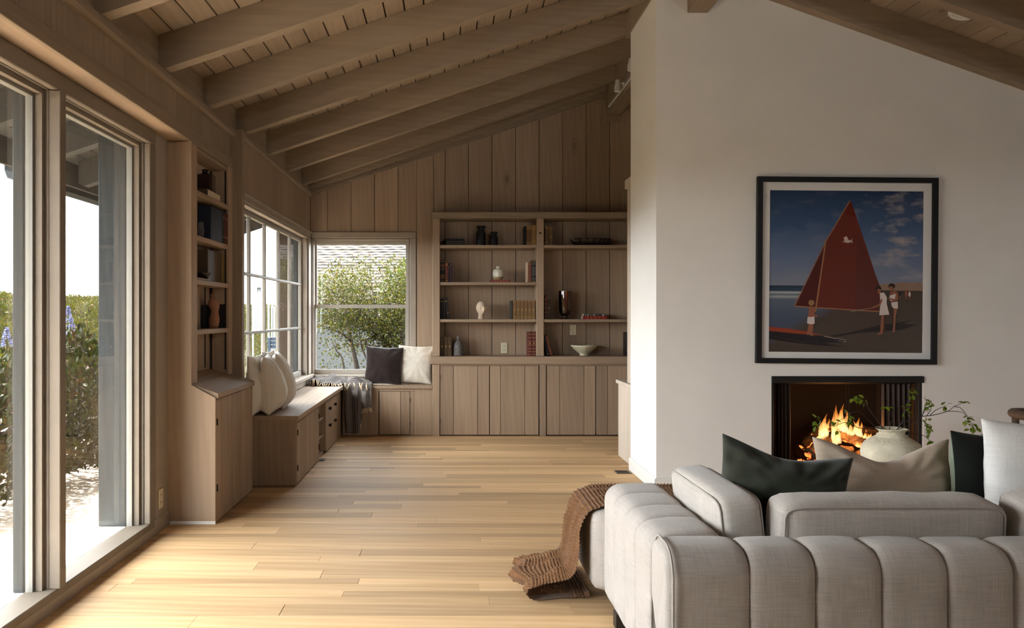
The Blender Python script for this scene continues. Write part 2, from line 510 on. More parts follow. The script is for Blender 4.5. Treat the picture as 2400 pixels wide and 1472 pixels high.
def lattice(name):
    """dark blue-grey weave with a cream lattice"""
    T = NT(name)
    uv = T.n('UVMap').outputs[0]
    sp = T.n('SeparateXYZ', i0=uv)
    w = 2 * math.pi / 0.026
    a = T.math('SINE', T.math('MULTIPLY', T.math('ADD', sp.outputs[0], sp.outputs[1]), w))
    b = T.math('SINE', T.math('MULTIPLY', T.math('SUBTRACT', sp.outputs[0], sp.outputs[1]), w))
    f = T.ramp(T.math('ADD', T.math('MULTIPLY', a, b), 0.45), [(0.12, 0.0), (0.42, 1.0)])
    n = T.noise(uv, 260, 2)
    c = T.mix(f, (0.46, 0.41, 0.37), (0.030, 0.028, 0.034))
    c = T.mix(T.math('MULTIPLY', n, 0.25), c, (0.12, 0.11, 0.105))
    return T.done(T.bsdf(c, 0.95, n, 0.5, 0.001, 0.1))
M['lattice'] = lattice('navy_and_cream_lattice_weave')
M['tassel'] = plain('cream_tassel_yarn', (0.66, 0.52, 0.36), 0.95)
# ------------------------------------------------------------------ shell of the house
XW, XH, XC = -1.745, -1.60, -1.555      # window wall, header and upper bookcase, corner-window wall
YB = 8.75                               # back wall (face of its boards)
SL, SR = 0.333, 0.355                   # roof slopes left and right of the ridge
def raft_l(x): return 2.65 + SL * (x + 1.60)     # underside of the left rafters
def raft_r(x): return 4.425 - SR * x             # underside of the right rafters
def under(x): return min(raft_l(x), raft_r(x))
XR = (4.425 - 2.65 - SL * 1.6) / (SL + SR)       # ridge
DECK = 0.195
RY = [1850 * k for k in [0.002356 + 0.000427 * n for n in range(-4, 6)]]   # rafter faces: 1.2 ... 8.3

def wall_holes(name, axis, a0, a1, u0, u1, z0, z1, holes, mat, label, parent=None):
    """slab between a0 and a1 along axis; u is the other horizontal axis; holes (u0,u1,z0,z1); one connected mesh"""
    us = sorted({u0, u1, *[h[0] for h in holes], *[h[1] for h in holes]})
    zs = sorted({z0, z1, *[h[2] for h in holes], *[h[3] for h in holes]})
    def solid(i, j):
        if i < 0 or j < 0 or i >= len(us) - 1 or j >= len(zs) - 1: return False
        cu, cz = (us[i] + us[i + 1]) / 2, (zs[j] + zs[j + 1]) / 2
        return not any(h[0] < cu < h[1] and h[2] < cz < h[3] for h in holes)
    mb = MB(); idx = {}
    def P(i, j, k):
        if (i, j, k) not in idx:
            a = (a0, a1)[k]
            idx[(i, j, k)] = len(mb.v)
            p = (a, us[i], zs[j]) if axis == 'x' else (us[i], a, zs[j])
            mb.v.append(p); mb.uv.append((us[i], zs[j]))
        return idx[(i, j, k)]
    def face(q): mb.f.append(q); mb.mi.append(0)
    for i in range(len(us) - 1):
        for j in range(len(zs) - 1):
            if not solid(i, j): continue
            for k in (0, 1): face((P(i, j, k), P(i + 1, j, k), P(i + 1, j + 1, k), P(i, j + 1, k)))
            if not solid(i - 1, j): face((P(i, j, 0), P(i, j + 1, 0), P(i, j + 1, 1), P(i, j, 1)))
            if not solid(i + 1, j): face((P(i + 1, j, 0), P(i + 1, j + 1, 0), P(i + 1, j + 1, 1), P(i + 1, j, 1)))
            if not solid(i, j - 1): face((P(i, j, 0), P(i + 1, j, 0), P(i + 1, j, 1), P(i, j, 1)))
            if not solid(i, j + 1): face((P(i, j + 1, 0), P(i + 1, j + 1, 0), P(i + 1, j + 1, 1), P(i, j + 1, 1)))
    o = mb.build(name, mat, parent)
    if parent is None:
        o['label'] = label; o['kind'] = 'structure'; o['category'] = 'wall'
    return o

# ---- floor: slab and single boards running across the room
floor = struct('floor', 'light oak strip floor of mixed width boards', (0, 4, -0.02))
bx('subfloor', M['floor_x'], floor, -1.95, 5.4, -3.4, 9.0, -0.14, -0.012, 0)
y = 2.62
rr = random.Random(3)
widths = [0.075, 0.10, 0.13, 0.10, 0.075, 0.13]
off_band = 0
while y < 8.72:
    w = rr.choice(widths)
    x = -1.74 - rr.uniform(0, 1.2)
    lim = 1.9 if y < 5.8 else 2.2
    while x < lim:
        L = rr.uniform(0.9, 2.3)
        x1 = min(x + L, 5.3)
        if x1 > -1.72:
            dz = rr.uniform(-0.0006, 0.0006)
            MB().box(max(x, -1.74) + .0006, x1 - .0006, y + .0006, y + w - .0006, -0.014, dz, 0.0008).build('plank', M['floor_x'], floor)
        x = x1
    y += w
YEND = y
bx('plank', M['floor_x'], floor, -1.74, 5.3, -3.3, 2.619, -0.014, 0, 0.001)
bx('plank', M['floor_x'], floor, 4.4, 5.3, 2.62, 8.72, -0.014, 0, 0.001)
bx('plank', M['floor_x'], floor, 1.9, 4.4, 2.62, 8.72, -0.0145, -0.0012, 0.001)

# ---- left wall
wall_holes('wall_left', 'x', -1.93, XW, -3.4, 5.80, -0.1, 2.66, [(1.36, 4.60, 0.05, 2.33)], M['casing'], 'left window wall, painted greige beside the tall fixed windows')
bx('wall_left', M['wood_z'], None, -1.93, -1.70, 5.82, 9.0, -0.1, 0.52, 0)
o = wall_holes('wall_left', 'x', -1.72, -1.578, 5.82, 9.0, 0.52, 2.66, [(5.90, 8.56, 0.60, 2.14)], M['groove'], 'left wall around the corner window, behind its boards')
for q in [a for a in bpy.data.objects if a.name == 'wall_left.001']:
    q['label'] = 'left wall below the corner window, behind the window bench'; q['kind'] = 'structure'; q['category'] = 'wall'
# header box over the tall window and the bookcase
head = struct('trim_1', 'boxed wooden header running over the tall left windows', (XH, 2, 2.4))
bx('header_soffit', M['wood_y'], head, XW - 0.02, XH - 0.004, -3.3, 5.80, 2.37, 2.392, 0.002)
bx('header_fascia', M['beam_y'], head, XH - 0.022, XH + 0.001, -3.3, 5.80, 2.366, 2.442, 0.003)
bx('header_core', M['groove'], head, XW - 0.01, XH - 0.024, -3.3, 5.80, 2.393, 2.65, 0)
y = -3.3
k0 = 0.001985 * 1850
ys = [k0 + 0.243 * i for i in range(-29, 9)] + [5.80]
for a, b in zip(ys[:-1], ys[1:]):
    MB().box(XH - 0.022, XH - 0.012, a + .0015, b - .0015, 2.443, 2.605, 0.002).build('plank', M['beam_z'], head)
crown = struct('trim_2', 'wooden crown strip below the rafters along the left wall', (XH, 3, 2.62))
MB().prism([(XH - .022, 2.598), (XH + .012, 2.598), (XH + .026, 2.616), (XH + .026, 2.648), (XH - .022, 2.648)], 'y', -3.3, 5.80).build('crown_strip', M['beam_y'], crown)
MB().prism([(XC - .022, 2.598), (XC + .010, 2.598), (XC + .024, 2.616), (XC + .024, 2.648), (XC - .022, 2.648)], 'y', 5.86, YB - .01).build('crown_strip', M['beam_y'], crown)
bx('wall_post', M['beam_z'], crown, -1.70, -1.53, 5.7975, 5.865, 0.537, 2.66, 0.003)
# boards above the corner window
cw = struct('wall_left_boards', 'vertical boards of the left wall above the corner window', (XC, 7, 2.4))
cw['category'] = 'wall'
yy = [5.866 + 0.241 * i for i in range(12)] + [YB - 0.004]
for a, b in zip(yy[:-1], yy[1:]):
    MB().box(-1.577, XC, a + .0012, b - .0012, 2.205, 2.60, 0.0015).build('plank', M['wood_z'], cw)
MB().box(-1.577, XC, 5.866, 8.745, 0.536, 0.60, 0.0015).build('apron_board', M['casing'], cw)

# ---- baseboard at the left
bb = MB().prism([(XW, 0.0), (XW + .012, 0.0), (XW + .012, 0.075), (XW + .004, 0.088), (XW, 0.088)], 'y', -3.3, 4.87).build('baseboard_left', M['casing'])
bb['kind'] = 'structure'; bb['label'] = 'low painted curb and baseboard under the tall windows'; bb['category'] = 'baseboard'

# ---- window 1: tall fixed lights
w1 = struct('window_1', 'tall fixed window lights with greige frames on the left', (XW, 2, 0.1))
ZT = 2.288
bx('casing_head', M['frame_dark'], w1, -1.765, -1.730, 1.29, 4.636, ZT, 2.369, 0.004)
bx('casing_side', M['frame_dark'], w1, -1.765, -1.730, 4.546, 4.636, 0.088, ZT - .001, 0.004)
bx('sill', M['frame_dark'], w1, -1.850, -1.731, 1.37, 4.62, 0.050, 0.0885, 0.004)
mull = [2.44, 3.501]
edges = [1.38] + mull + [None]
for m in mull:
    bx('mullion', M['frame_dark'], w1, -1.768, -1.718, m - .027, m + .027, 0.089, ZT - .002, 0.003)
for i in range(len(edges) - 1):
    a = edges[i] + .027
    b = 4.546 if edges[i + 1] is None else edges[i + 1] - .027
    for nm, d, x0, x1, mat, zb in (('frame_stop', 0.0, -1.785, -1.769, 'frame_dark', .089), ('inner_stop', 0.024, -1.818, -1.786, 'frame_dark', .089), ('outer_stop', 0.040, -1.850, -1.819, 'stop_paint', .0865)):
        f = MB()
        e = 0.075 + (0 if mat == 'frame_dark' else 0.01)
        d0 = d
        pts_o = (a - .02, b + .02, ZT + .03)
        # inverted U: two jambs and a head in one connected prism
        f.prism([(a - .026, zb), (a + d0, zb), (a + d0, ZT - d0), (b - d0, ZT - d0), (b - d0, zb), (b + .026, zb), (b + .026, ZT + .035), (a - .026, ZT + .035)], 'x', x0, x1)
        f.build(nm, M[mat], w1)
    g = MB().box(-1.836, -1.832, a + .02, b - .02, 0.087, ZT - .02, 0).build('pane', M['glass'], w1)
    # outside face of the post between two lights
for m in [*mull, 4.552]:
    last = m > 4
    bx('outer_post', M['grey_paint'], w1, -2.012 if last else -1.905, -1.856, m - (.045 if last else .07), m + (.055 if last else .05), 0.086, 2.36, 0.004)
ledge = bx('trim_3', M['white_paint'], None, -2.012, -1.851, -1.95, 4.70, 0.02, 0.0855, 0.005)
ledge['kind'] = 'structure'; ledge['label'] = 'white sunlit sill ledge outside the tall left windows'; ledge['category'] = 'trim'

# ---- window 2: corner window, 5 x 3 lights
w2 = struct('window_2', 'many-paned corner window above the left bench', (XC, 7, 0.6))
bx('casing_head', M['casing'], w2, -1.60, -1.538, 5.87, 8.72, 2.140, 2.204, 0.006)
bx('casing_head_cap', M['casing'], w2, -1.60, -1.526, 5.87, 8.735, 2.188, 2.206, 0.004)
bx('reveal_head', M['casing'], w2, -1.64, -1.545, 5.88, 8.62, 2.122, 2.139, 0.003)
bx('stool', M['casing'], w2, -1.62, -1.510, 5.87, 8.735, 0.600, 0.640, 0.006)
bx('apron', M['casing'], w2, -1.56, -1.537, 5.87, 8.735, 0.537, 0.599, 0.004)
bx('reveal_side', M['casing'], w2, -1.645, -1.560, 8.53, 8.575, 0.64, 2.122, 0.003)
bx('reveal_side', M['casing'], w2, -1.645, -1.560, 5.885, 5.91, 0.64, 2.122, 0.003)
bx('corner_casing', M['casing'], w2, -1.60, -1.540, 8.58, 8.735, 0.64, 2.139, 0.005)
gx0, gx1 = -1.640, -1.606
bx('sash_rail', M['sash_dark'], w2, gx0, gx1, 5.91, 8.53, 2.078, 2.121, 0.004)
bx('sash_rail', M['sash_dark'], w2, gx0, gx1, 5.91, 8.53, 0.641, 0.690, 0.004)
bx('sash_stile', M['sash_dark'], w2, gx0, gx1, 8.490, 8.529, 0.691, 2.077, 0.004)
bx('sash_stile', M['sash_dark'], w2, gx0, gx1, 5.911, 5.950, 0.691, 2.077, 0.004)
yb = [1850 * 1.606 / (CX - p) for p in (587.5, 623.5, 655.5, 682)]
yb = [5.78 + .0] + yb
for y in yb[1:]:
    bx('muntin', M['sash_dark'], w2, gx0 + .002, gx1 - .001, y - .013, y + .013, 0.691, 2.077, 0.005)
for z in (1.617, 1.150):
    bx('muntin', M['sash_dark'], w2, gx0 + .004, gx1 + .001, 5.951, 8.489, z - .012, z + .012, 0.005)
for i, (a, b) in enumerate(zip([5.93] + yb[1:], yb[1:] + [8.50])):
    for c, d in ((0.68, 1.15), (1.15, 1.617), (1.617, 2.09)):
        MB().box(-1.625, -1.622, a + .004, b - .004, c + .004, d - .004, 0).build('pane', M['old_glass'], w2)
bx('outer_post', M['grey_paint'], w2, -1.705, -1.650, 8.515, 8.62, 0.55, 2.3, 0.004)

# ---- back wall with window 3
KB = YB / F
xb = lambda p: xat(p, YB)
zb = lambda p: zat(p, YB)
wall_holes('wall_back', 'y', YB + .022, 9.02, -1.93, 5.4, -0.1, 2.58, [(xb(733.5), xb(959), 0.60, zb(560))], M['groove'], 'back wall of wide vertical boards')
MB().prism([(-1.93, 2.579), (5.4, 2.579), (5.4, raft_r(5.4) + .2), (XR, raft_r(XR) + .2), (-1.93, raft_l(-1.93) + .2)], 'y', YB + .022, 9.02).build('gable_core', M['groove'], bpy.data.objects['wall_back'])
back = bpy.data.objects['wall_back']
seams = [1043 + 55.1 * i for i in range(-6, 24)]
xs = [xb(s) for s in seams if xb(s) > -1.55]
xs = [-1.555] + xs
x_tr0, x_tr1 = xb(977), xb(1015.5)
for a, b in zip(xs[:-1], xs[1:]):
    z0 = 0.0
    if a > 5.2: break
    segs = [(a, b)]
    if a < x_tr1 < b: segs = [(x_tr1, b)]
    elif a < x_tr0 < b: segs = [(a, x_tr0)]
    elif a >= x_tr0 and b <= x_tr1: continue
    for (p, q) in segs:
        lo = zb(543.5) + .001 if q <= x_tr0 + .01 else 0.0
        p_, q_ = p + random.uniform(.002, .0048), q - random.uniform(.002, .0048)
        d = random.uniform(-.002, .002)
        pts = [(p_, lo), (q_, lo), (q_, under(q_) + .1)]
        if p_ < XR < q_: pts.append((XR, under(XR) + .1))
        pts.append((p_, under(p_) + .1))
        MB().prism(pts, 'y', YB + d, YB + .021).build('plank', M['wood_z'], back)
MB().prism([(x_tr0, 0.0), (x_tr1, 0.0), (x_tr1, raft_l(x_tr1) - .005), (x_tr0, raft_l(x_tr0) - .005)], 'y', YB - .016, YB + .021).build('wide_trim_board', M['wood_z'], back)
# raking trim on the back wall and its continuation right of the ridge
tr = struct('trim_4', 'raking wooden strip following the roof slope on the back wall', (0, YB, 3))
MB().prism([(-1.556, raft_l(-1.556) - .055), (1.70, raft_l(1.70) - .055), (1.70, raft_l(1.70) + .01), (-1.556, raft_l(-1.556) + .01)], 'y', YB - .030, YB - .0165).build('rake_strip', M['beam_x'], tr)
MB().prism([(-1.556, raft_l(-1.556) - .055), (1.70, raft_l(1.70) - .055), (1.70, raft_l(1.70) - .035), (-1.556, raft_l(-1.556) - .035)], 'y', YB - .048, YB - .0305).build('rake_bead', M['beam_x'], tr)
MB().prism([(1.90, raft_r(1.90) - .055), (5.2, raft_r(5.2) - .055), (5.2, raft_r(5.2) + .01), (1.90, raft_r(1.90) + .01)], 'y', YB - .030, YB - .0025).build('rake_strip', M['beam_x'], tr)

w3 = struct('window_3', 'double-hung sash window in the back wall above the bench', (-1, YB, 0.6))
yc0, yc1 = YB - .022, YB + .02
bx('casing_head', M['casing'], w3, -1.538, xb(976), yc0 - .004, yc1, zb(558.5), zb(544), 0.005)
bx('casing_side', M['casing'], w3, xb(960.5), xb(975.5), yc0, yc1, 0.642, zb(559), 0.005)
bx('casing_side', M['casing'], w3, -1.539, xb(733.3), yc0, yc1, 0.642, zb(559), 0.005)
bx('stool', M['casing'], w3, -1.509, xb(978), YB - .055, YB + .06, zb(884), zb(878.5), 0.004)
bx('apron', M['casing'], w3, -1.536, xb(977), YB - .02, YB + .02, 0.537, zb(884.5), 0.004)
bx('jamb', M['casing'], w3, xb(733.3), xb(735), YB + .0, YB + .16, .62, zb(560), 0)
bx('jamb', M['casing'], w3, xb(957.5), xb(959.2), YB + .0, YB + .16, .62, zb(560), 0)
bx('jamb_head', M['casing'], w3, xb(735.1), xb(957.4), YB + .0, YB + .16, zb(562), zb(559.5), 0)
def sash(name, y0, y1, x0, x1, z0, z1, gx0_, gx1_, gz0, gz1):
    s = MB()
    # frame ring as one connected mesh: outer and inner loop
    O = [(x0, z0), (x1, z0), (x1, z1), (x0, z1)]; I = [(gx0_, gz0), (gx1_, gz0), (gx1_, gz1), (gx0_, gz1)]
    V = [(p[0], y0, p[1]) for p in O] + [(p[0], y0, p[1]) for p in I] + [(p[0], y1, p[1]) for p in O] + [(p[0], y1, p[1]) for p in I]
    Fc = []
    for i in range(4):
        j = (i + 1) % 4
        Fc += [(i, j, 4 + j, 4 + i), (8 + i, 12 + i, 12 + j, 8 + j), (i, 8 + i, 8 + j, j), (4 + i, 4 + j, 12 + j, 12 + i)]
    s.add(V, Fc)
    o = s.build(name, M['sash'], w3)
    MB().box(gx0_ - .004, gx1_ + .004, (y0 + y1) / 2 - .002, (y0 + y1) / 2 + .002, gz0 - .004, gz1 + .004, 0).build('pane', M['glass'], o)
    return o
ys0 = YB + .055; kk = (YB + .06) / F
sx = lambda p: (p - CX) * kk
sz = lambda p: EYE - (p - CY) * kk
sash('upper_sash', ys0 + .042, ys0 + .078, sx(735), sx(957.2), sz(722), sz(562), sx(741.5), sx(950.8), sz(714.5), sz(572.5))
lo_ = sash('lower_sash', ys0, ys0 + .038, sx(733.8), sx(958.3), sz(878), sz(714), sx(740), sx(949.8), sz(865.8), sz(722.3))
for p in (771, 914):
    MB().prism([(sx(p - 5), sz(714)), (sx(p + 5), sz(714)), (sx(p + 1), sz(710.5))], 'y', ys0 + .005, ys0 + .03).build('sash_lock', M['hinge'], lo_)

# ---- right and rear walls (outside the picture)
wr = MB().prism([(-3.4, 0), (9.02, 0), (9.02, 2.9), (-3.4, 2.9)], 'x', 5.3, 5.45).build('wall_right', M['plaster'])
wr['kind'] = 'structure'; wr['label'] = 'off-white plaster wall closing the room on the right'; wr['category'] = 'wall'
wall_holes('wall_rear', 'y', -3.4, -3.2, -1.93, 5.4, -0.1, 2.6, [], M['wood_z'], 'rear wood wall closing the room behind the camera')
rw = bpy.data.objects['wall_rear']
GX0, GX1, GZ = 1.4, 3.6, 3.10
MB().prism([(-1.93, 2.6), (GX0, 2.6), (GX0, raft_l(GX0) + .2), (-1.93, raft_l(-1.93) + .2)], 'y', -3.4, -3.2).build('gable_core', M['wood_z'], rw)
MB().prism([(GX1, 2.6), (5.4, 2.6), (5.4, raft_r(5.4) + .2), (GX1, raft_r(GX1) + .2)], 'y', -3.4, -3.2).build('gable_core', M['wood_z'], rw)
MB().prism([(GX0, GZ), (GX1, GZ), (GX1, raft_r(GX1) + .2), (XR, raft_r(XR) + .2), (GX0, raft_l(GX0) + .2)], 'y', -3.4, -3.2).build('gable_core', M['wood_z'], rw)
w4 = struct('window_4', 'added clerestory window in the rear gable, put in to light the upper room', ((GX0 + GX1) / 2, -3.3, 2.6))  # unseen window, added to brighten the chimney top and ceiling
for i in range(3):
    xa_ = GX0 + (GX1 - GX0) * i / 3; xb_ = GX0 + (GX1 - GX0) * (i + 1) / 3
    bx('sash_stile', M['sash'], w4, xa_, xa_ + .04, -3.33, -3.28, 2.641, GZ - .041)
    bx('sash_stile', M['sash'], w4, xb_ - .04, xb_, -3.33, -3.28, 2.641, GZ - .041)
    MB().box(xa_ + .035, xb_ - .035, -3.307, -3.303, 2.63, GZ - .03, 0).build('pane', M['glass'], w4)
bx('sash_rail', M['sash'], w4, GX0, GX1, -3.33, -3.28, 2.60, 2.64)
bx('sash_rail', M['sash'], w4, GX0, GX1, -3.33, -3.28, GZ - .04, GZ)

# ---- ceiling: deck boards, rafters, blocking, ridge beam
ceil = struct('ceiling', 'pitched wooden ceiling of exposed rafters and tongue-and-groove boards', (0, 3, 3))
n_l = int((XR + 1.62) / .1225) + 1
def roofz(x): return under(x) + DECK
_G = .0052
def deck_board(xa, xb_, y0, y1, mat, par, lift=0.0, th=.02):
    f = raft_l if (xa + xb_) / 2 < XR else raft_r
    MB().prism([(xa + _G, f(xa) + DECK + lift), (xb_ - _G, f(xb_) + DECK + lift), (xb_ - _G, f(xb_) + DECK + th + lift), (xa + _G, f(xa) + DECK + th + lift)], 'y', y0, y1).build('deck_board', mat, par)
step = (XR + 1.66) / 28
for i in range(28):
    deck_board(-1.66 + i * step, -1.66 + (i + 1) * step, -3.3, 8.74, M['deck_y'], ceil)
step = (5.3 - XR) / 29
for i in range(29):
    deck_board(XR + i * step, XR + (i + 1) * step, -3.3, 8.74, M['deck_y'], ceil)
rf = MB().prism([(-1.95, raft_l(-1.95) + DECK + .06), (XR, raft_l(XR) + DECK + .06), (5.5, raft_r(5.5) + DECK + .06), (5.5, raft_r(5.5) + DECK + .021), (XR, raft_l(XR) + DECK + .021), (-1.95, raft_l(-1.95) + DECK + .021)], 'y', -3.6, 9.25).build('roof', M['groove'])
EAVE0 = -0.5
rf['kind'] = 'structure'; rf['label'] = 'roof covering above the ceiling boards'; rf['category'] = 'roof'
WR = 0.085
def rafter_l(y, x0=-1.62, x1=None):
    x1 = XR - .02 if x1 is None else x1
    MB().prism([(x0, raft_l(x0)), (x1, raft_l(x1)), (x1, raft_l(x1) + DECK - .002), (x0, raft_l(x0) + DECK - .002)], 'y', y, y + WR).build('rafter', M['beam_x'], ceil)
for y in [RY[0] - 3.16, RY[0] - 2.37, RY[0] - 1.58, RY[0] - .79] + RY:
    rafter_l(y, x1=(1.60 if 5.75 < y < 6.65 else None))
bx('rafter', M['beam_x'], ceil, 0, .001, 0, .001, 0, .001) if False else None
# last half rafter against the back wall
MB().prism([(-1.57, raft_l(-1.57)), (1.73, raft_l(1.73)), (1.73, raft_l(1.73) + DECK - .002), (-1.57, raft_l(-1.57) + DECK - .002)], 'y', YB - .052, YB - .032).build('rafter', M['beam_x'], ceil)
ry = sorted(RY)
for a, b in zip([RY[0] - .79 * k for k in (4, 3, 2, 1)] + ry, [RY[0] - .79 * k for k in (3, 2, 1)] + ry + [YB - .03]):
    xw = XH - .012 if a < 5.7 else XC - .012
    MB().box(xw - .03, xw, a + WR + .001, b - .001, 2.648, raft_l(xw) + DECK - .004, 0.002).build('blocking_board', M['beam_y'], ceil)
def rafter_r(y, x0=None, x1=5.3):
    x0 = XR + .02 if x0 is None else x0
    MB().prism([(x0, raft_r(x0)), (x1, raft_r(x1)), (x1, raft_r(x1) + DECK - .002), (x0, raft_r(x0) + DECK - .002)], 'y', y, y + WR).build('rafter', M['beam_x'], ceil)
for y in (-1.9, -1.11, -.32, .47, 1.26, 2.05, 2.84, 3.63, 4.36, 5.06, 5.694, 7.3, 8.1):
    rafter_r(y)
rb = MB().box(1.735, 1.885, -3.25, YB - .002, 3.505, raft_l(1.73) + DECK + .10, 0.004).build('ridge_beam', M['beam_y'], ceil)
col_ = MB()
zc = zat(286, YB - .02); x0c, x1c = xat(1411, YB - .02), xat(1453, YB - .02)
col_.prism([(x0c, zc), (x1c, zc), (x1c, raft_r(x1c) - .06), (1.888, 3.60), (1.888, 3.503), (1.732, 3.503), (1.732, 3.62), (x0c, raft_l(x0c) - .056)], 'y', YB - .028, YB - .0035).build('beam_collar', M['beam_z'], ceil)

# ---- chimney breast
YCH = 5.78
ch = struct('wall_chimney', 'off-white plaster chimney breast standing in the room', (3, YCH, 0))
XS = 1.506
fx0, fx1 = xat(1808, YCH), xat(2164, YCH)
fz1, fz0 = zat(881.5, YCH), 0.10
# front slab with the firebox opening, shaped under the roof
wall_holes('breast_front', 'y', YCH, YCH + .16, XS, 5.3, 0.0, 2.53, [(fx0, fx1, fz0, fz1)], M['plaster'], '', ch)
MB().prism([(XS, 2.53), (5.3, 2.53), (5.3, raft_r(5.3) + DECK), (XR, raft_r(XR) + DECK), (XS, raft_l(XS) + DECK)], 'y', YCH, YCH + .16).build('breast_gable', M['plaster'], ch)
MB().prism([(YCH + .16, 0), (6.60, 0), (6.60, 3.652), (YCH + .16, 3.652)], 'x', XS, XS + .16).build('breast_side', M['plaster'], ch)
MB().prism([(XS, 2.53), (XS + .16, 2.53), (XS + .16, 3.652), (XS, 3.652)], 'y', YCH + .159, YCH + .161).build('breast_corner', M['plaster'], ch)
bx('breast_back', M['plaster'], ch, XS + .16, 5.3, 6.44, 6.60, 0, 3.2, 0)
bx('side_beam', M['beam_y'], ch, XS - .008, XS + .16, YCH - .0, 6.745, 3.653, 3.86, 0.003)
bw = MB()
hB = .10
bw.prism([(XS - .016, 0), (XS - .001, 0), (XS - .001, hB), (XS - .008, hB), (XS - .016, hB - .012)], 'y', YCH - .016, 6.60)
o = bw.build('baseboard_chimney', M['base_white'])
o['kind'] = 'structure'; o['label'] = 'white baseboard along the side of the chimney breast'; o['category'] = 'baseboard'
o = MB().prism([(YCH - .016, 0), (YCH - .001, 0), (YCH - .001, hB), (YCH - .008, hB), (YCH - .016, hB - .012)], 'x', XS - .001, fx0 - .02).build('baseboard_hearth', M['base_white'])
o['kind'] = 'structure'; o['label'] = 'white baseboard on the front of the chimney breast left of the fireplace'; o['category'] = 'baseboard'
o = MB().prism([(YCH - .016, 0), (YCH - .001, 0), (YCH - .001, hB), (YCH - .008, hB), (YCH - .016, hB - .012)], 'x', fx1 + .02, 5.29).build('baseboard_hearth', M['base_white'])
o['kind'] = 'structure'; o['label'] = 'white baseboard on the front of the chimney breast right of the fireplace'; o['category'] = 'baseboard'

# ---- eave outside the left wall
eave = struct('eave', 'dark painted eave with exposed rafter tails outside the left windows', (-2.3, 4, 2.4))
MB().prism([(-2.85, raft_l(-2.85) + DECK + .021), (-1.951, raft_l(-1.951) + DECK + .021), (-1.951, raft_l(-1.951) + DECK + .06), (-2.85, raft_l(-2.85) + DECK + .06)], 'y', EAVE0, 9.25).build('roof_edge', M['groove'], eave)
for y in [RY[0] - .79, RY[0] - 1.58] + RY + [9.10]:
    MB().prism([(-2.80, raft_l(-2.80) + .03), (-2.76, raft_l(-2.76)), (-1.94, raft_l(-1.94)), (-1.94, raft_l(-1.94) + DECK - .002), (-2.80, raft_l(-2.80) + DECK - .002)], 'y', y, y + WR).build('rafter_tail', M['eave_paint'], eave)
for i in range(9):
    deck_board(-2.84 + i * .10, -2.84 + (i + 1) * .10, EAVE0, 9.2, M['eave_paint'], eave)
MB().box(-2.86, -2.835, EAVE0, 9.2, raft_l(-2.85) + .02, raft_l(-2.85) + .24, .004).build('fascia_board', M['eave_paint'], eave)
gt = MB()
gp = [(-2.862, 2.335), (-2.862, 2.215), (-2.90, 2.195), (-2.955, 2.205), (-2.975, 2.26), (-2.975, 2.325), (-2.968, 2.325), (-2.968, 2.262), (-2.95, 2.213), (-2.90, 2.204), (-2.87, 2.222), (-2.87, 2.335)]
gt.prism(gp, 'y', 5.26, 9.22).build('gutter', M['grey_paint'], eave)
MB().prism([(-2.84, raft_l(-2.84) - .145), (-1.94, raft_l(-1.94) - .145), (-1.94, raft_l(-1.94) + .2), (-2.84, raft_l(-2.84) + .2)], 'y', 9.2, 9.235).build('rake_board', M['eave_paint'], eave)
MB().box(-1.99, -1.94, EAVE0, 9.0, 2.36, raft_l(-1.95) + DECK - .004, .003).build('outer_blocking', M['eave_paint'], eave)
# ------------------------------------------------------------------ built-in cabinets
def plank_door(parent, axis, a, u_list, z0, z1, th, mat, hinge_u=None, hinge_z=(), name='door', hside=1):
    """door of upright planks; axis 'x': face at x=a looking +x, u=y ; axis 'y': face at y=a looking -y, u=x"""
    u0, u1 = u_list[0], u_list[-1]
    if axis == 'x': d = MB().box(a - th, a - th * .45, u0 + .001, u1 - .001, z0, z1, .001)
    else: d = MB().box(u0 + .001, u1 - .001, a + th * .45, a + th, z0, z1, .001)
    door = d.build(name, M['groove'], parent)
    for p, q in zip(u_list[:-1], u_list[1:]):
        e = random.uniform(-.0007, .0007)
        if axis == 'x': MB().box(a - th * .44, a + e, p + .0021, q - .0021, z0, z1, .0016).build('plank', mat, door)
        else: MB().box(p + .0021, q - .0021, a + e, a + th * .44, z0, z1, .0016).build('plank', mat, door)
    if hinge_u is not None:
        for z in hinge_z:
            if axis == 'x': MB().tube([(a + .004, hinge_u, z - .022), (a + .004, hinge_u, z + .022)], .0045, 8).build('hinge', M['hinge'], door)
            else: MB().tube([(hinge_u, a - .004, z - .022), (hinge_u, a - .004, z + .022)], .0045, 8).build('hinge', M['hinge'], door)
    return door

# ---- tall bookcase between the tall windows and the corner window
BY0, BY1 = 4.872, 5.795
XF, XL = -1.60, -1.452
t = thing('bookcase', 'tall built-in bookcase with slanted ledge between the left windows', 'bookcase', (XF, (BY0 + BY1) / 2, 0))
MB().prism([(XW, .022), (XL, .022), (XL, .782), (XF, .862), (XF, 2.366), (XW, 2.366)], 'y', BY0, BY0 + .022).build('side_panel', M['wood_z'], t)
MB().prism([(XW, .02), (XL - .02, .02), (XL - .02, .77), (XF - .001, .85), (XF - .001, 2.366), (XW, 2.366)], 'y', 5.705, BY1).build('side_panel', M['wood_z'], t)
bx('toe_strip', M['base_white'], t, XW, XL - .001, BY0 + .003, BY0 + .02, 0.0, .021, .001)
bx('back_panel', M['wood_z'], t, XW - .02, XW + .001, BY0 + .023, 5.704, .85, 2.366, .001)
bx('top_board', M['wood_y'], t, XW + .002, XF - .021, BY0 + .023, 5.704, 2.34, 2.366, .001)
bx('stile', M['wood_z'], t, XF - .022, XF + .0, BY0 + .0225, 4.988, .865, 2.365, .003)
bx('stile', M['wood_z'], t, XF - .022, XF + .0, 5.700, BY1, .865, 2.365, .003)
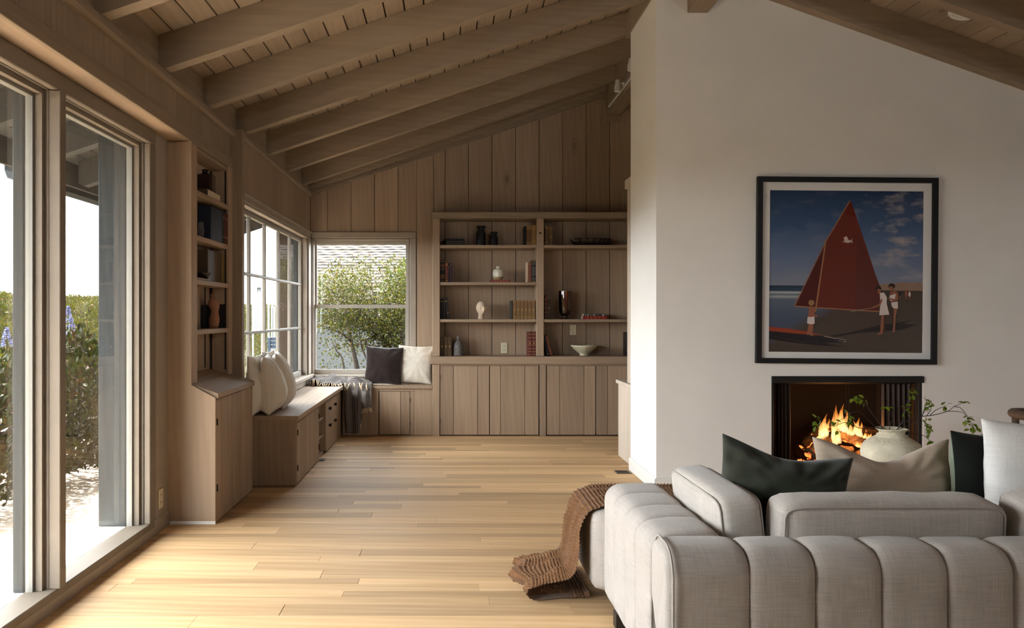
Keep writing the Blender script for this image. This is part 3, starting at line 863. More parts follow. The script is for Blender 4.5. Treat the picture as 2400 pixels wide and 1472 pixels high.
shelf_z = [2.085, 1.80, 1.52, 1.20]
for z in shelf_z:
    bx('shelf', M['wood_y'], t, XW + .002, XF - .004, 4.99, 5.7035, z - .032, z, .003)
# slanted ledge with a nosing
MB().prism([(XW + .002, .905), (XF, .864), (XL + .010, .806), (XL + .012, .776), (XL + .004, .772), (XL - .01, .778), (XF, .842), (XW + .002, .88)], 'y', BY0 + .0225, 5.81).build('slanted_ledge', M['wood_y'], t)
u = [BY0 + .0235, 4.99, 5.17, 5.33, 5.50, 5.78]
u = [BY0 + .0235] + [1850 * 1.452 / (CX - p) for p in (519.0, 543.8, 565.5, 577.5)] + [5.79]
plank_door(t, 'x', XL, u, .012, .768, .022, M['wood_z'], BY0 + .030, (.22, .63))
for y in (5.06, 5.60):
    bx('shelf_standard', M['hinge'], t, XW + .0012, XW + .005, y - .008, y + .008, .92, 2.33, 0)
for x in (-1.625, -1.730):
    bx('shelf_standard', M['hinge'], t, x - .007, x + .007, 5.7015, 5.7049, .90, 2.33, 0)

# ---- bench under the corner window
XB0, XB1 = -1.163, -1.140
YE = 5.952
bench = thing('bench_cabinet', 'low window bench cabinet with doors, open cubby and drawers under the corner window', 'cabinet', (-1.35, 7.0, 0))
bx('end_panel', M['wood_z'], bench, -1.555, -1.449, YE, YE + .02, .005, .504, .002)
bx('end_panel', M['wood_z'], bench, -1.4475, XB0 - .002, YE, YE + .02, .005, .504, .002)
bx('carcass', M['groove'], bench, -1.55, XB0 - .25, YE + .021, 8.42, .005, .50, 0)
bx('bottom_board', M['wood_y'], bench, XB0 - .249, XB0 - .024, YE + .021, 8.06, .005, .03, 0)
ku = lambda p: 1850 * 1.163 / (CX - p)
yd0, yd1, yc1_, yq = ku(696.5), ku(747), ku(764), ku(789)
bx('carcass', M['groove'], bench, XB0 - .249, XB0 - .024, YE + .021, yd1 - .012, .031, .50, 0)
bx('carcass', M['groove'], bench, XB0 - .249, XB0 - .024, yc1_ + .012, 8.42, .031, .50, 0)
bx('top_rail', M['wood_y'], bench, XB0 - .022, XB0, YE + .0205, 8.42, .478, .504, .002)
ps = [yd0] + [ku(p) for p in (705, 719, 727)]
plank_door(bench, 'x', XB0, ps, .012, .474, .022, M['wood_z'], yd0 + .006, (.13, .40))
plank_door(bench, 'x', XB0, [ku(727) + .003, ku(737), yd1], .012, .474, .022, M['wood_z'], yd1 - .006, (.13, .40))
bx('divider', M['wood_z'], bench, XB0 - .249, XB0, yd1 + .001, yd1 + .018, .03, .477, .001)
bx('divider', M['wood_z'], bench, XB0 - .249, XB0, yc1_ - .018, yc1_ - .001, .03, .477, .001)
for z in (.185, .345):
    bx('cubby_shelf', M['wood_y'], bench, XB0 - .248, XB0 - .02, yd1 + .019, yc1_ - .019, z - .018, z, .002)
for z0_, z1_, k1 in ((.012, .315, .24), (.320, .474, .40)):
    dm = (yc1_ + yq) / 2
    dr = MB().box(XB0 - .02, XB0 - .010, yc1_ + .001, yq, z0_, z1_, .001).build('drawer', M['groove'], bench)
    for a, b in ((yc1_ + .002, dm), (dm, yq - .001)):
        MB().box(XB0 - .0095, XB0 + .001, a + .001, b - .001, z0_, z1_, .0015).build('plank', M['wood_z'], dr)
        cyy = (a + b) / 2
        MB().prism([(XB0 + .001, k1 - .010), (XB0 + .024, k1 - .016), (XB0 + .028, k1 + .002), (XB0 + .024, k1 + .018), (XB0 + .001, k1 + .010)], 'y', cyy - .016, cyy + .016).build('knob', M['hinge'], dr)
bx('corner_board', M['wood_z'], bench, XB0 - .02, XB0 - .004, yq + .004, 8.43, .005, .477, .002)
bt = MB().prism([(-1.538, YE - .03), (XB1, YE - .03), (XB1, 8.405), (-.197, 8.405), (-.197, YB - .003), (-1.538, YB - .003)], 'z', .505, .5355).build('bench_worktop', M['wood_y'])
tag(bt, 'smooth wooden L-shaped bench top running around the corner under both windows', 'bench top')

# ---- back bench
YF = 8.432
bb2 = thing('bench_cabinet', 'low bench cabinet with one plank door under the back window', 'cabinet', (-.66, 8.55, 0))
kx = lambda p: xat(p, YF)
bx('carcass', M['groove'], bb2, -1.13, -.197, YF + .023, YB - .003, .005, .5, 0)
bx('face_board', M['wood_z'], bb2, -1.155, kx(862), YF, YF + .022, .004, .504, .002)
bx('face_board', M['wood_z'], bb2, kx(862) + .002, kx(887), YF, YF + .022, .004, .504, .002)
bx('top_rail', M['wood_x'], bb2, kx(887) + .001, kx(970), YF, YF + .022, .475, .504, .002)
bx('stile', M['wood_z'], bb2, kx(961.5), kx(970), YF, YF + .022, .004, .474, .002)
bx('face_board', M['wood_z'], bb2, kx(970) + .002, -.197, YF, YF + .022, .004, .504, .002)
plank_door(bb2, 'y', YF + .001, [kx(888.5), kx(939), kx(960.8)], .012, .472, .02, M['wood_z'], kx(961), (.13, .38))

# ---- bookcase across the back wall
YS = 8.44                     # face of the upper stiles
YL = 8.412                    # face of the lower doors
kl = lambda p: xat(p, YL); kz = lambda p: zat(p, YL)
ks = lambda p: xat(p, YS); kzs = lambda p: zat(p, YS)
X1 = kl(1530)
lowL = thing('base_cabinet', 'plank-door base cabinet under the left half of the back shelves', 'cabinet', (kl(1147), 8.58, 0))
lowR = thing('base_cabinet', 'plank-door base cabinet under the right half of the back shelves, partly behind the chimney', 'cabinet', (kl(1397), 8.58, 0))
cz0 = kz(853.5)
xm = kl(1272)
bx('carcass', M['groove'], lowL, kl(1013.5), kl(1279.5), YL + .03, YB - .003, 0.012, cz0 - .001, 0)
bx('carcass', M['groove'], lowR, kl(1280.2), X1, YL + .03, YB - .003, 0.012, cz0 - .001, 0)
bx('stile', M['wood_z'], lowL, kl(1013), kl(1030.5), YL - .004, YL + .029, 0, cz0 - .001, .003)
bx('stile', M['wood_z'], lowL, kl(1264.8), kl(1279.8), YL - .004, YL + .029, 0, cz0 - .001, .003)
bx('stile', M['wood_z'], lowR, kl(1514), X1, YL - .004, YL + .029, 0, cz0 - .001, .003)
bx('face_rail', M['wood_x'], lowL, kl(1031), kl(1264), YL + .002, YL + .028, kz(857.5), cz0 - .001, .001)
bx('face_rail', M['wood_x'], lowR, kl(1280.3), kl(1513), YL + .002, YL + .028, kz(857.5), cz0 - .001, .001)
zt, z0 = kz(858), .012
plank_door(lowL, 'y', YL + .002, [kl(p) for p in (1031.2, 1062.6, 1119.5, 1147.0)], z0, zt, .024, M['wood_z'], kl(1031), (.16, .63))
plank_door(lowL, 'y', YL + .002, [kl(p) for p in (1148.0, 1173.2, 1230, 1262.6)], z0, zt, .024, M['wood_z'], kl(1263.4), (.16, .63))
plank_door(lowR, 'y', YL + .002, [kl(p) for p in (1281.2, 1312.2, 1369, 1396)], z0, zt, .024, M['wood_z'], kl(1280.6), (.16, .63))
plank_door(lowR, 'y', YL + .002, [kl(p) for p in (1397, 1424.6, 1481, 1513)], z0, zt, .024, M['wood_z'])
cztop = zat(835.5, 8.42)
ct = bx('counter', M['wood_x'], None, kl(1009), X1 + .01, YL - .022, YB - .003, cz0, cztop, .004)
tag(ct, 'thick wooden counter ledge running across the back bookcase', 'counter')
upL = thing('bookshelf', 'open back-wall bookshelf left of the middle post with three shelves', 'bookshelf', (ks(1145), 8.6, cztop))
upR = thing('bookshelf', 'open back-wall bookshelf right of the middle post with two shelves', 'bookshelf', (ks(1390), 8.6, cztop))
ztop = zat(512, YS)
bx('stile', M['wood_z'], upL, ks(1013.7), ks(1031), YS, YB - .003, cztop + .001, ztop, .004)
bx('stile', M['wood_z'], upL, ks(1257.8), ks(1274.8), YS, YB - .003, cztop + .001, ztop, .004)
bx('stile', M['wood_z'], upR, ks(1514), ks(1531), YS, YB - .003, cztop + .001, ztop, .004)
SHZ = {}
for py in (574, 661, 748):
    z = zat(py + .3, YS + .01); SHZ[py] = z
    bx('shelf', M['wood_x'], upL, ks(1031.3), ks(1257.5), YS + .006, YB - .004, z - .032, z, .003)
for py in (574, 748):
    z = SHZ[py]
    bx('shelf', M['wood_x'], upR, ks(1275.1), ks(1513.7), YS + .006, YB - .004, z - .032, z, .003)
SHZ[835] = cztop
cn = bx('trim_5', M['beam_x'], None, ks(1012), ks(1533), YS - .012, YB - .003, ztop + .001, zat(497, YS - .01), .004)
cn['kind'] = 'structure'; cn['label'] = 'wooden head rail along the top of the back bookcase'; cn['category'] = 'trim'
kn = MB().lathe([(.006, 0), (.010, .002), (.012, .005), (.007, .007)], (0, 0, 0), 12)
kn.v = [(ks(1266.5) + p[0], YS - p[2], zat(546.5, YS) + p[1]) for p in kn.v]
kn.build('wood_plug', M['hinge'], upL)

# ---- side hutch behind the chimney
hu = thing('hutch', 'pale wooden hutch built in behind the chimney corner', 'hutch', (1.7, 6.9, 0))
bx('base', M['pale_z'], hu, 1.542, 1.95, 6.605, 7.258, .0, .664, .003)
bx('worktop', M['pale_z'], hu, 1.522, 1.96, 6.602, 7.275, .665, .698, .004)
bx('upright', M['pale_z'], hu, 1.553, 1.60, 6.70, 6.94, .699, 2.40, .003)
MB().prism([(1.536, 2.40), (1.60, 2.40), (1.60, 2.50), (1.536, 2.475)], 'y', 6.69, 6.96).build('cap', M['pale_z'], hu)

# ---- outlets, switch, floor registers
def outlet(name, c, nrm, label, switch=False):
    t = thing(name, label, 'outlet' if not switch else 'light switch', c)
    def Q(u, v, w):      # u across, v up, w out
        return (c[0] + u, c[1] - w, c[2] + v) if nrm == 'y' else (c[0] + w, c[1] + u, c[2] + v)
    def B(nm, m, u0, u1, v0, v1, w0, w1, b=.001):
        a, b_ = Q(u0, v0, w0), Q(u1, v1, w1)
        return MB().box(a[0], b_[0], a[1], b_[1], a[2], b_[2], b).build(nm, m, t)
    B('plate', M['ivory'], -.036, .036, -.058, .058, 0.0005, .006, .002)
    if switch:
        B('toggle', M['ivory'], -.006, .006, -.004, .016, .006, .018)
        for v in (-.04, .04): B('screw', M['hinge'], -.003, .003, v - .003, v + .003, .006, .0075, .0005)
    else:
        for v in (-.021, .021):
            B('receptacle', M['ivory'], -.015, .015, v - .014, v + .014, .006, .008, .002)
            for u in (-.007, .007): B('slot', M['slot'], u - .0016, u + .0016, v - .004, v + .007, .008, .0086, 0)
outlet('outlet', (XW, 1850 * 1.745 / (CX - 375.2), zat(1169, 1850 * 1.745 / (CX - 375.2))), 'x', 'ivory wall outlet low on the left wall beside the tall window')
outlet('outlet', (xb(1181.5), YB - .003, zat(815.5, YB)), 'y', 'ivory outlet on the back boards between grey jug and red books')
outlet('light_switch', (xb(1342.5), YB - .003, zat(773, YB)), 'y', 'ivory toggle switch plate on the back boards above the bowl', True)
def register(x0, x1, y0, y1, label):
    t = thing('floor_register', label, 'vent', ((x0 + x1) / 2, (y0 + y1) / 2, 0))
    bx('frame', M['vent'], t, x0, x1, y0, y1, .0008, .006, .002)
    n = 9
    for i in range(n):
        a = x0 + .012 + (x1 - x0 - .024) * i / n
        bx('louvre', M['hinge'], t, a, a + (x1 - x0) / n * .55, y0 + .012, y1 - .012, .006, .0085, .001)
register(xat(1443, y_floor(1108)), xat(1478, y_floor(1108)), y_floor(1111), y_floor(1104), 'bronze floor register beside the chimney baseboard')
register(xat(748, y_floor(1078)), xat(763, y_floor(1078)), y_floor(1081), y_floor(1075.5), 'small bronze floor register in front of the bench cubby')
# ------------------------------------------------------------------ books and vessels
BOOKN = 0
_mc = {}
def bookmat(c, rough=0.55):
    key = tuple(round(v, 4) for v in c)
    if key not in _mc: _mc[key] = plain('book_cloth_%d' % len(_mc), c, rough, noise=0.15, nscale=120)
    return _mc[key]
def book(label, group, X0, X1, y_spine, z0, z1, depth, col, bands=(), orn=None, lean=0.0, flat=False, label_col=None, block=None):
    """upright: spine towards the camera between X0..X1, z0..z1. flat: lying, spine towards the camera.
    bands: relative heights of gold lines on the spine; orn: relative height of a round gold ornament"""
    cx = (X0 + X1) / 2
    t = thing('book', label, 'book', (cx, y_spine + depth / 2, z0), group)
    c = bookmat(col)
    r = .0022
    def put(mb, nm, m, par=t):
        if lean:
            ca, sa = math.cos(lean), math.sin(lean)
            mb.v = [(cx + (p[0] - cx) * ca + (p[2] - z0) * sa, p[1], z0 + (p[2] - z0) * ca - (p[0] - cx) * sa) for p in mb.v]
            lo = min(p[2] for p in mb.v)
        return mb.build(nm, m, par)
    d1 = y_spine + depth
    if not flat:
        # C-shaped cover
        pts = [(X0, d1), (X0, y_spine + .004), (X0 + .002, y_spine + .001), (cx, y_spine), (X1 - .002, y_spine + .001), (X1, y_spine + .004), (X1, d1), (X1 - r, d1), (X1 - r, y_spine + .006), (X0 + r, y_spine + .006), (X0 + r, d1)]
        put(MB().prism(pts, 'z', z0, z1), 'cover', c)
        put(MB().box(X0 + r + .0001, X1 - r - .0001, y_spine + .0065, d1 - .003, z0 + .003, z1 - .003, 0), 'pages', M['page'])
        for b in bands:
            z = z0 + (z1 - z0) * b
            put(MB().prism([(X0 + .0006, y_spine + .0035), (X0 + .002, y_spine - .0002), (cx, y_spine - .0014), (X1 - .002, y_spine - .0002), (X1 - .0006, y_spine + .0035)], 'z', z - .0022, z + .0022), 'spine_band', M['gold'])
        if label_col:
            for a, b in label_col[1]:
                put(MB().box(X0 + .002, X1 - .002, y_spine - .0008, y_spine + .001, z0 + (z1 - z0) * a, z0 + (z1 - z0) * b, 0), 'spine_label', bookmat(label_col[0]))
        if orn:
            z = z0 + (z1 - z0) * orn
            rr_ = min((X1 - X0) * .22, .008)
            put(MB().prism([(cx + rr_ * math.cos(a * math.pi / 4), z + 1.25 * rr_ * math.sin(a * math.pi / 4)) for a in range(8)], 'y', y_spine - .0012, y_spine + .001), 'spine_ornament', M['gold'])
    else:
        pts = [(d1, z0), (y_spine + .004, z0), (y_spine + .001, z0 + .002), (y_spine, (z0 + z1) / 2), (y_spine + .001, z1 - .002), (y_spine + .004, z1), (d1, z1), (d1, z1 - r), (y_spine + .006, z1 - r), (y_spine + .006, z0 + r), (d1, z0 + r)]
        put(MB().prism(pts, 'x', X0, X1), 'cover', c)
        put(MB().box(X0 + .003, X1 - .003, y_spine + .0065, d1 - .003, z0 + r + .0001, z1 - r - .0001, 0), 'pages', M['page'])
        for b in bands:
            x = X0 + (X1 - X0) * b
            put(MB().box(x - .0025, x + .0025, y_spine - .001, y_spine + .002, z0 + .001, z1 - .001, 0), 'spine_band', M['gold'])
        if label_col:
            for a, b in label_col[1]:
                put(MB().box(X0 + (X1 - X0) * a, X0 + (X1 - X0) * b, y_spine - .0008, y_spine + .001, z0 + .001, z1 - .001, 0), 'spine_label', bookmat(label_col[0]))
    return t
def vessel(name, label, cat, prof, c, mat, group=None, n=28, noise=0.0, smooth=40):
    mb = MB().lathe(prof, c, n)
    if noise:
        V = np.array(mb.v); d = V - np.array(c); d[:, 2] = 0
        mb.v = (V + d * (vnoise(V, 45, 3) * noise)[:, None]).tolist()
    o = mb.build(name, mat, None, smooth)
    return tag(o, label, cat, group)

Yb_ = 8.50          # front of the things on the back shelves
bX = lambda p: xat(p, Yb_)
bZ = lambda p: zat(p, Yb_)
def bk(label, group, p0, p1, shelf, ptop, depth, col, y=Yb_, **kw):
    z0 = SHZ[shelf] + .0006
    kk_ = y / F
    h = (shelf - ptop) * kk_
    return book(label, group, xat(p0, y) + .0004, xat(p1, y) - .0004, y, z0, z0 + h, depth, col, **kw)
TAN, BRN, RED, DRED, BLK, DPUR = (.17, .10, .045), (.10, .05, .022), (.22, .035, .022), (.10, .022, .020), (.010, .010, .011), (.045, .016, .026)
G1, G2, G3, G4 = 'books on the top back shelf', 'books on the second back shelf', 'books on the third back shelf', 'books on the back counter'
# top shelf, left bay
z = SHZ[574] + .0006
book('black book lying flat at left end of top shelf, topmost of two', G1, bX(1038), bX(1088), Yb_ + .01, z + .052, z + .073, .15, BLK, flat=True)
book('dark book with page edges showing, bottom of two lying on top shelf', G1, bX(1046), bX(1089.5), Yb_, z, z + .0515, .15, (.035, .028, .018), flat=True)
k = .0046
vessel('vase', 'taller black clay vase with flared lip on the top back shelf', 'vase', [(.035, 0), (.052, .004), (.053, .06), (.053, .135), (.040, .155), (.036, .185), (.044, .200), (.052, .206), (.052, .2165), (.046, .217), (.030, .19)], (bX(1128), 8.585, SHZ[574] + .0006), M['black_clay'], 'black vases', noise=.02)
vessel('vase', 'shorter black clay vase beside the taller black one', 'vase', [(.030, 0), (.041, .004), (.042, .05), (.041, .095), (.032, .108), (.030, .128), (.038, .142), (.040, .152), (.034, .153), (.026, .13)], (bX(1158.7), 8.585, SHZ[574] + .0006), M['black_clay'], 'black vases', noise=.02)
bk('narrow black book left of the gilt brown volumes on top shelf', G1, 1229, 1233.5, 574, 529, .14, BLK)
bk('brown leather volume with gilt ends, middle of three on top shelf', G1, 1233.6, 1245.4, 574, 527.5, .15, (.13, .06, .022), bands=(.06, .14, .82, .9, .96))
bk('golden brown volume touching the middle post on top shelf', G1, 1245.6, 1256.6, 574, 526, .15, (.26, .135, .04), bands=(.05, .12, .2, .8, .87, .94))
# top shelf, right bay
bk('dark brown gilt volume right of the middle post on top shelf', G1, 1276.6, 1285.6, 574, 526.5, .15, (.12, .055, .022), bands=(.08, .16, .84, .93))
bk('tan-brown volume with small ornament on top shelf right bay', G1, 1286, 1295.5, 574, 531, .15, (.14, .07, .03), bands=(.06, .94), orn=.46)
# ribbed dark tray
mb = MB()
na, nr = 96, 7
P = np.zeros((nr, na, 3))
for i in range(nr):
    s = i / (nr - 1)
    for j in range(na):
        a = 2 * math.pi * j / na
        f = 1 + .045 * math.cos(24 * a) * min(1, s * 2)
        ax_, ay_ = .15 + .062 * s ** .7, .055 + .05 * s ** .7
        cc = lambda v, e: math.copysign(abs(v) ** e, v)
        P[i, j] = (bX(1388) + ax_ * f * cc(math.cos(a), .75), 8.595 + ay_ * f * cc(math.sin(a), .75), SHZ[574] + .001 + .075 * s ** 1.5)
mb.grid(P, cv=True)
b0 = len(mb.v)
mb.f.append(tuple(range(na))); mb.mi.append(0)
P2 = P[::-1].copy(); P2[:, :, 2] += .004; c0 = np.array([bX(1388), 8.595, 0]); P2[:, :, :2] = c0[:2] + (P2[:, :, :2] - c0[:2]) * .97
mb.grid(P2, cv=True)
mb.f.append(tuple(b0 + (nr - 1) * na + j for j in range(na))); mb.mi.append(0)
for j in range(na): mb.f.append(((nr - 1) * na + j, (nr - 1) * na + (j + 1) % na, b0 + (j + 1) % na, b0 + j)); mb.mi.append(0)
tag(mb.build('tray', M['brown_glass'], None, 50), 'dark ribbed oval tray on the top right back shelf', 'tray')
# second shelf, left bay
bk('thick black book with two brown labels, first from the left on second shelf', G2, 1032.4, 1042.6, 661, 610, .15, BLK, bands=(.05, .33, .60, .95), label_col=((.16, .06, .025), ((.15, .3), (.68, .83))))
bk('red-brown book second from the left on second shelf', G2, 1043.2, 1050.2, 661, 613.5, .15, (.13, .035, .02), bands=(.08, .92), orn=.85)
bk('thin dark book third from the left on second shelf', G2, 1050.6, 1054.4, 661, 616, .14, (.02, .016, .018), bands=(.8,))
bk('thin plum-coloured book fourth from the left on second shelf', G2, 1054.8, 1059.8, 661, 615.5, .14, DPUR, orn=.9)
z = SHZ[661] + .0006
book('red patterned book lying flat under the cream vase', G2, bX(1148), bX(1196.5), Yb_, z, z + .028, .15, (.20, .03, .022), flat=True, label_col=((.30, .10, .06), ((.1, .16), (.22, .3), (.36, .44), (.5, .58), (.64, .72), (.78, .86), (.9, .95))))
vt = thing('vase', 'small cream glazed vase with bare clay foot standing on red book', 'vase', (bX(1169), 8.585, z + .0286))
c = (bX(1169), 8.585, z + .0286)
MB().lathe([(.036, 0), (.050, .012), (.0555, .033)], c, 28).build('clay_foot', M['raw_clay'], vt, 40)
MB().lathe([(.0556, .0332), (.060, .05), (.060, .085), (.052, .108), (.030, .120), (.022, .124), (.020, .134), (.025, .146), (.021, .147), (.016, .13)], c, 28).build('glazed_body', M['cream_glaze'], vt, 40)
bk('pale beige book, first of three at the post on second shelf', G2, 1233.8, 1238.4, 661, 614, .14, (.50, .36, .25))
bk('rust-red book between the pale and the black book on second shelf', G2, 1238.8, 1245.6, 661, 614, .15, (.19, .065, .035), bands=(.1, .9))
bk('black book with ornate spine touching the post on second shelf', G2, 1246, 1256.6, 661, 609.5, .16, (.018, .017, .02), bands=(.04, .96), label_col=((.07, .065, .06), ((.1, .2), (.3, .7), (.8, .9))))
# third shelf, left bay
bk('black book against the left post on third shelf', G3, 1032.2, 1038.0, 748, 699, .15, BLK, bands=(.85,))
bk('second black book from the left on third shelf', G3, 1038.4, 1044.6, 748, 699, .15, (.013, .012, .014), bands=(.85,))
bk('black book leaning to the left on third shelf', G3, 1048.6, 1055.0, 748, 698, .15, (.011, .011, .012), lean=-.14, bands=(.3, .85))
# head
def head(c):
    n, m = 56, 64
    P = np.zeros((n, m, 3))
    for i in range(n):
        th = math.pi * (i / (n - 1))
        for j in range(m):
            a = 2 * math.pi * j / m
            x, y_, z_ = math.sin(th) * math.cos(a), math.sin(th) * math.sin(a), math.cos(th)
            w = 1.0 - .30 * max(0, -z_) ** 1.2          # narrow jaw
            X, Y, Z = .057 * x * w, .066 * y_ * (1 - .12 * max(0, -z_)), .080 * z_
            if y_ < 0:                                   # face looks at -y
                f = -y_
                nose = math.exp(-(X / .009) ** 2) * math.exp(-((Z + .012) / .026) ** 2) * .024
                brow = math.exp(-((Z - .016) / .010) ** 2) * .007
                eye = -(math.exp(-((abs(X) - .022) / .011) ** 2) * math.exp(-((Z - .000) / .010) ** 2)) * .013
                lip = math.exp(-(X / .014) ** 2) * math.exp(-((Z + .046) / .007) ** 2) * .006
                chin = math.exp(-(X / .016) ** 2) * math.exp(-((Z + .068) / .01) ** 2) * .006
                Y -= f * (nose + brow + eye + lip + chin)
            P[i, j] = (X, Y, Z)
    ca, sa = math.cos(.35), math.sin(.35)
    Q = P.copy(); Q[..., 0] = P[..., 0] * ca - P[..., 1] * sa; Q[..., 1] = P[..., 0] * sa + P[..., 1] * ca
    mb = MB().grid(Q + np.array([c[0] + .004, c[1] - .004, c[2] + .117]), cv=True)
    t = thing('bust', 'warm plaster head with long neck on the third back shelf', 'sculpture', c)
    mb.build('head', M['plaster_head'], t, True)
    MB().lathe([(.034, 0), (.033, .01), (.030, .035), (.0295, .065), (.033, .088)], c, 24).build('neck', M['plaster_head'], t, True)
head((bX(1128), 8.58, SHZ[748] + .0006))
bk('narrow green-grey book left of the six tan volumes on third shelf', G3, 1196.8, 1201.6, 748, 704.5, .15, (.045, .045, .03))
od = ['first', 'second', 'third', 'fourth', 'fifth', 'sixth']
for i in range(6):
    a = 1202 + 8.82 * i
    bk('tan volume with gold ornament, %s from the left of six on third shelf' % od[i], 'six tan volumes with gold ornaments', a, a + 8.6, 748, 704, .15, (.19, .105, .045), bands=(.05, .13, .95), orn=.50)
# third shelf, right bay
bk('dark red ribbed book right of the post on third shelf', G3, 1276.2, 1283, 748, 691.5, .15, DRED, bands=(.1, .28, .46, .64, .82))
bk('dull brown book with one gold dot right of the post on third shelf', G3, 1283.4, 1290, 748, 701, .15, (.06, .035, .02), orn=.55)
vessel('vase', 'tall amber glass vase with black foot on the right back shelf', 'vase', [(.036, .038), (.050, .05), (.062, .075), (.0665, .11), (.0665, .305), (.0645, .305), (.0645, .11), (.058, .078), (.046, .054), (.0, .048)], (bX(1326), 8.575, SHZ[748] + .0006), M['amber_glass'], smooth=50)
am = bpy.data.objects[-1] if False else [o for o in bpy.data.objects if o.name.startswith('vase') and o.get('label', '').startswith('tall amber')][0]
MB().lathe([(.044, 0), (.046, .004), (.040, .012), (.033, .022), (.034, .034), (.038, .0375)], (bX(1326), 8.575, SHZ[748] + .0006), 28).build('foot', M['brown_glass'], am, 50)
z = SHZ[748] + .0006
book('bright red book lying flat, lower of two on the right back shelf', G3, bX(1366), bX(1422.5), Yb_, z, z + .032, .16, (.30, .022, .02), flat=True, bands=(.2, .36, .52, .68, .84))
book('patterned dark book lying on the bright red book', G3, bX(1368.5), bX(1420), Yb_ + .004, z + .0325, z + .058, .15, (.045, .05, .045), flat=True, label_col=((.30, .27, .2), ((.06, .1), (.16, .22), (.42, .5), (.84, .92))), bands=(.3, .6))
# counter, left bay
for i in range(3):
    a = 1031.6 + 9.0 * i
    bk('dim brown volume with gold ornament, %s from the left on counter' % od[i], 'three brown volumes on the counter', a, a + 8.8, 835, 790.5, .15, (.085, .05, .022), orn=.50)
vessel('jug', 'grey mottled clay bottle with narrow neck on the back counter', 'vase', [(.046, 0), (.056, .006), (.057, .05), (.054, .10), (.046, .135), (.030, .158), (.017, .168), (.0155, .20), (.020, .212), (.015, .213), (.012, .19)], (bX(1074), 8.56, SHZ[835] + .0006), M['grey_clay'], noise=.02)
bk('dark red ribbed volume, left one of two beside the middle post', G4, 1237.4, 1246.4, 835, 778, .16, (.11, .022, .02), bands=(.06, .18, .3, .45, .6, .75, .9), orn=.52)
bk('dark red ribbed volume touching the middle post on the counter', G4, 1246.8, 1256.4, 835, 778, .16, (.10, .02, .02), bands=(.06, .18, .3, .45, .6, .75, .9), orn=.52)
bk('black book leaning on the middle post from the right on counter', G4, 1282.0, 1288.2, 835, 787, .15, BLK, lean=-.21, bands=(.12,))
bk('dark red book leaning on the black one beside the post', G4, 1289.2, 1295.4, 835, 785, .15, (.13, .025, .018), lean=-.24, bands=(.1, .2, .3, .4, .5, .6, .7, .8, .9))
bk('dark book at right end of the counter near the chimney', G4, 1467.6, 1478, 835, 779, .15, (.02, .012, .012))
bw_ = MB()
pf = [(.040, 0), (.050, .004), (.046, .016), (.050, .024), (.085, .05), (.115, .074), (.136, .094), (.146, .102), (.148, .112), (.142, .116), (.120, .098), (.08, .064), (.0, .05)]
c = (bX(1371.5), 8.575, SHZ[835] + .0006)
bw_.lathe(pf, c, 48)
V = np.array(bw_.v); d = V - np.array(c); d[:, 2] = 0
V = V + d * (vnoise(V, 38, 5) * .03)[:, None]; V[:, 2] += vnoise(V, 30, 9) * .003 * (V[:, 2] > c[2] + .02)
bw_.v = V.tolist()
tag(bw_.build('bowl', M['bowl_clay'], None, True), 'cream rough clay bowl on low foot standing on the back counter', 'bowl')

# ---- things in the tall left bookcase (front edge of its shelves at x = -1.60)
def lb(p, x=-1.66): return F * -x / (CX - p)
xs_ = -1.675
z = 2.0856
mb = MB().prism([(xs_ - .04 + dx, lb(486) + dy) for dx, dy in ((0, -.06), (.08, -.06), (.095, -.045), (.095, .045), (.08, .06), (0, .06), (-.02, .045), (-.02, -.045))], 'z', z + .045, z + .175)
mb.lathe([(.03, .17), (.02, .18), (.02, .20), (.026, .206), (.02, .207)], (xs_, lb(486), z), 16)
bt_ = thing('jar', 'dark brown square bottle on the topmost shelf of the left bookcase', 'vase', (xs_, lb(486), z + .045))
MB().prism([(xs_ + dx, lb(486) + dy) for dx, dy in ((-.05, -.055), (.045, -.055), (.06, -.04), (.06, .04), (.045, .055), (-.05, .055), (-.062, .04), (-.062, -.04))], 'z', z + .0455, z + .160).build('body', M['brown_glass'], bt_)
MB().lathe([(.045, .1602), (.026, .172), (.020, .178), (.020, .192), (.026, .197), (.022, .198)], (xs_, lb(486), z), 16).build('neck', M['brown_glass'], bt_, 40)
book('brown book lying flat under the dark square bottle', 'books in the left bookcase', -1.735, -1.61, lb(482) - .12, z + .0002, z + .045, .30, (.10, .06, .035), flat=True)
book('black tall book at the right of the topmost left shelf', 'books in the left bookcase', -1.735, -1.715, lb(522) - .12, z + .0002, z + .22, .16, BLK)
z = 1.8006
vessel('vase', 'grey textured bottle vase in the left bookcase', 'vase', [(.048, 0), (.062, .006), (.066, .05), (.064, .11), (.052, .15), (.032, .172), (.026, .182), (.026, .196), (.032, .205), (.026, .206), (.02, .185)], (-1.672, lb(478, -1.672), z), M['grey_clay'], noise=.015)
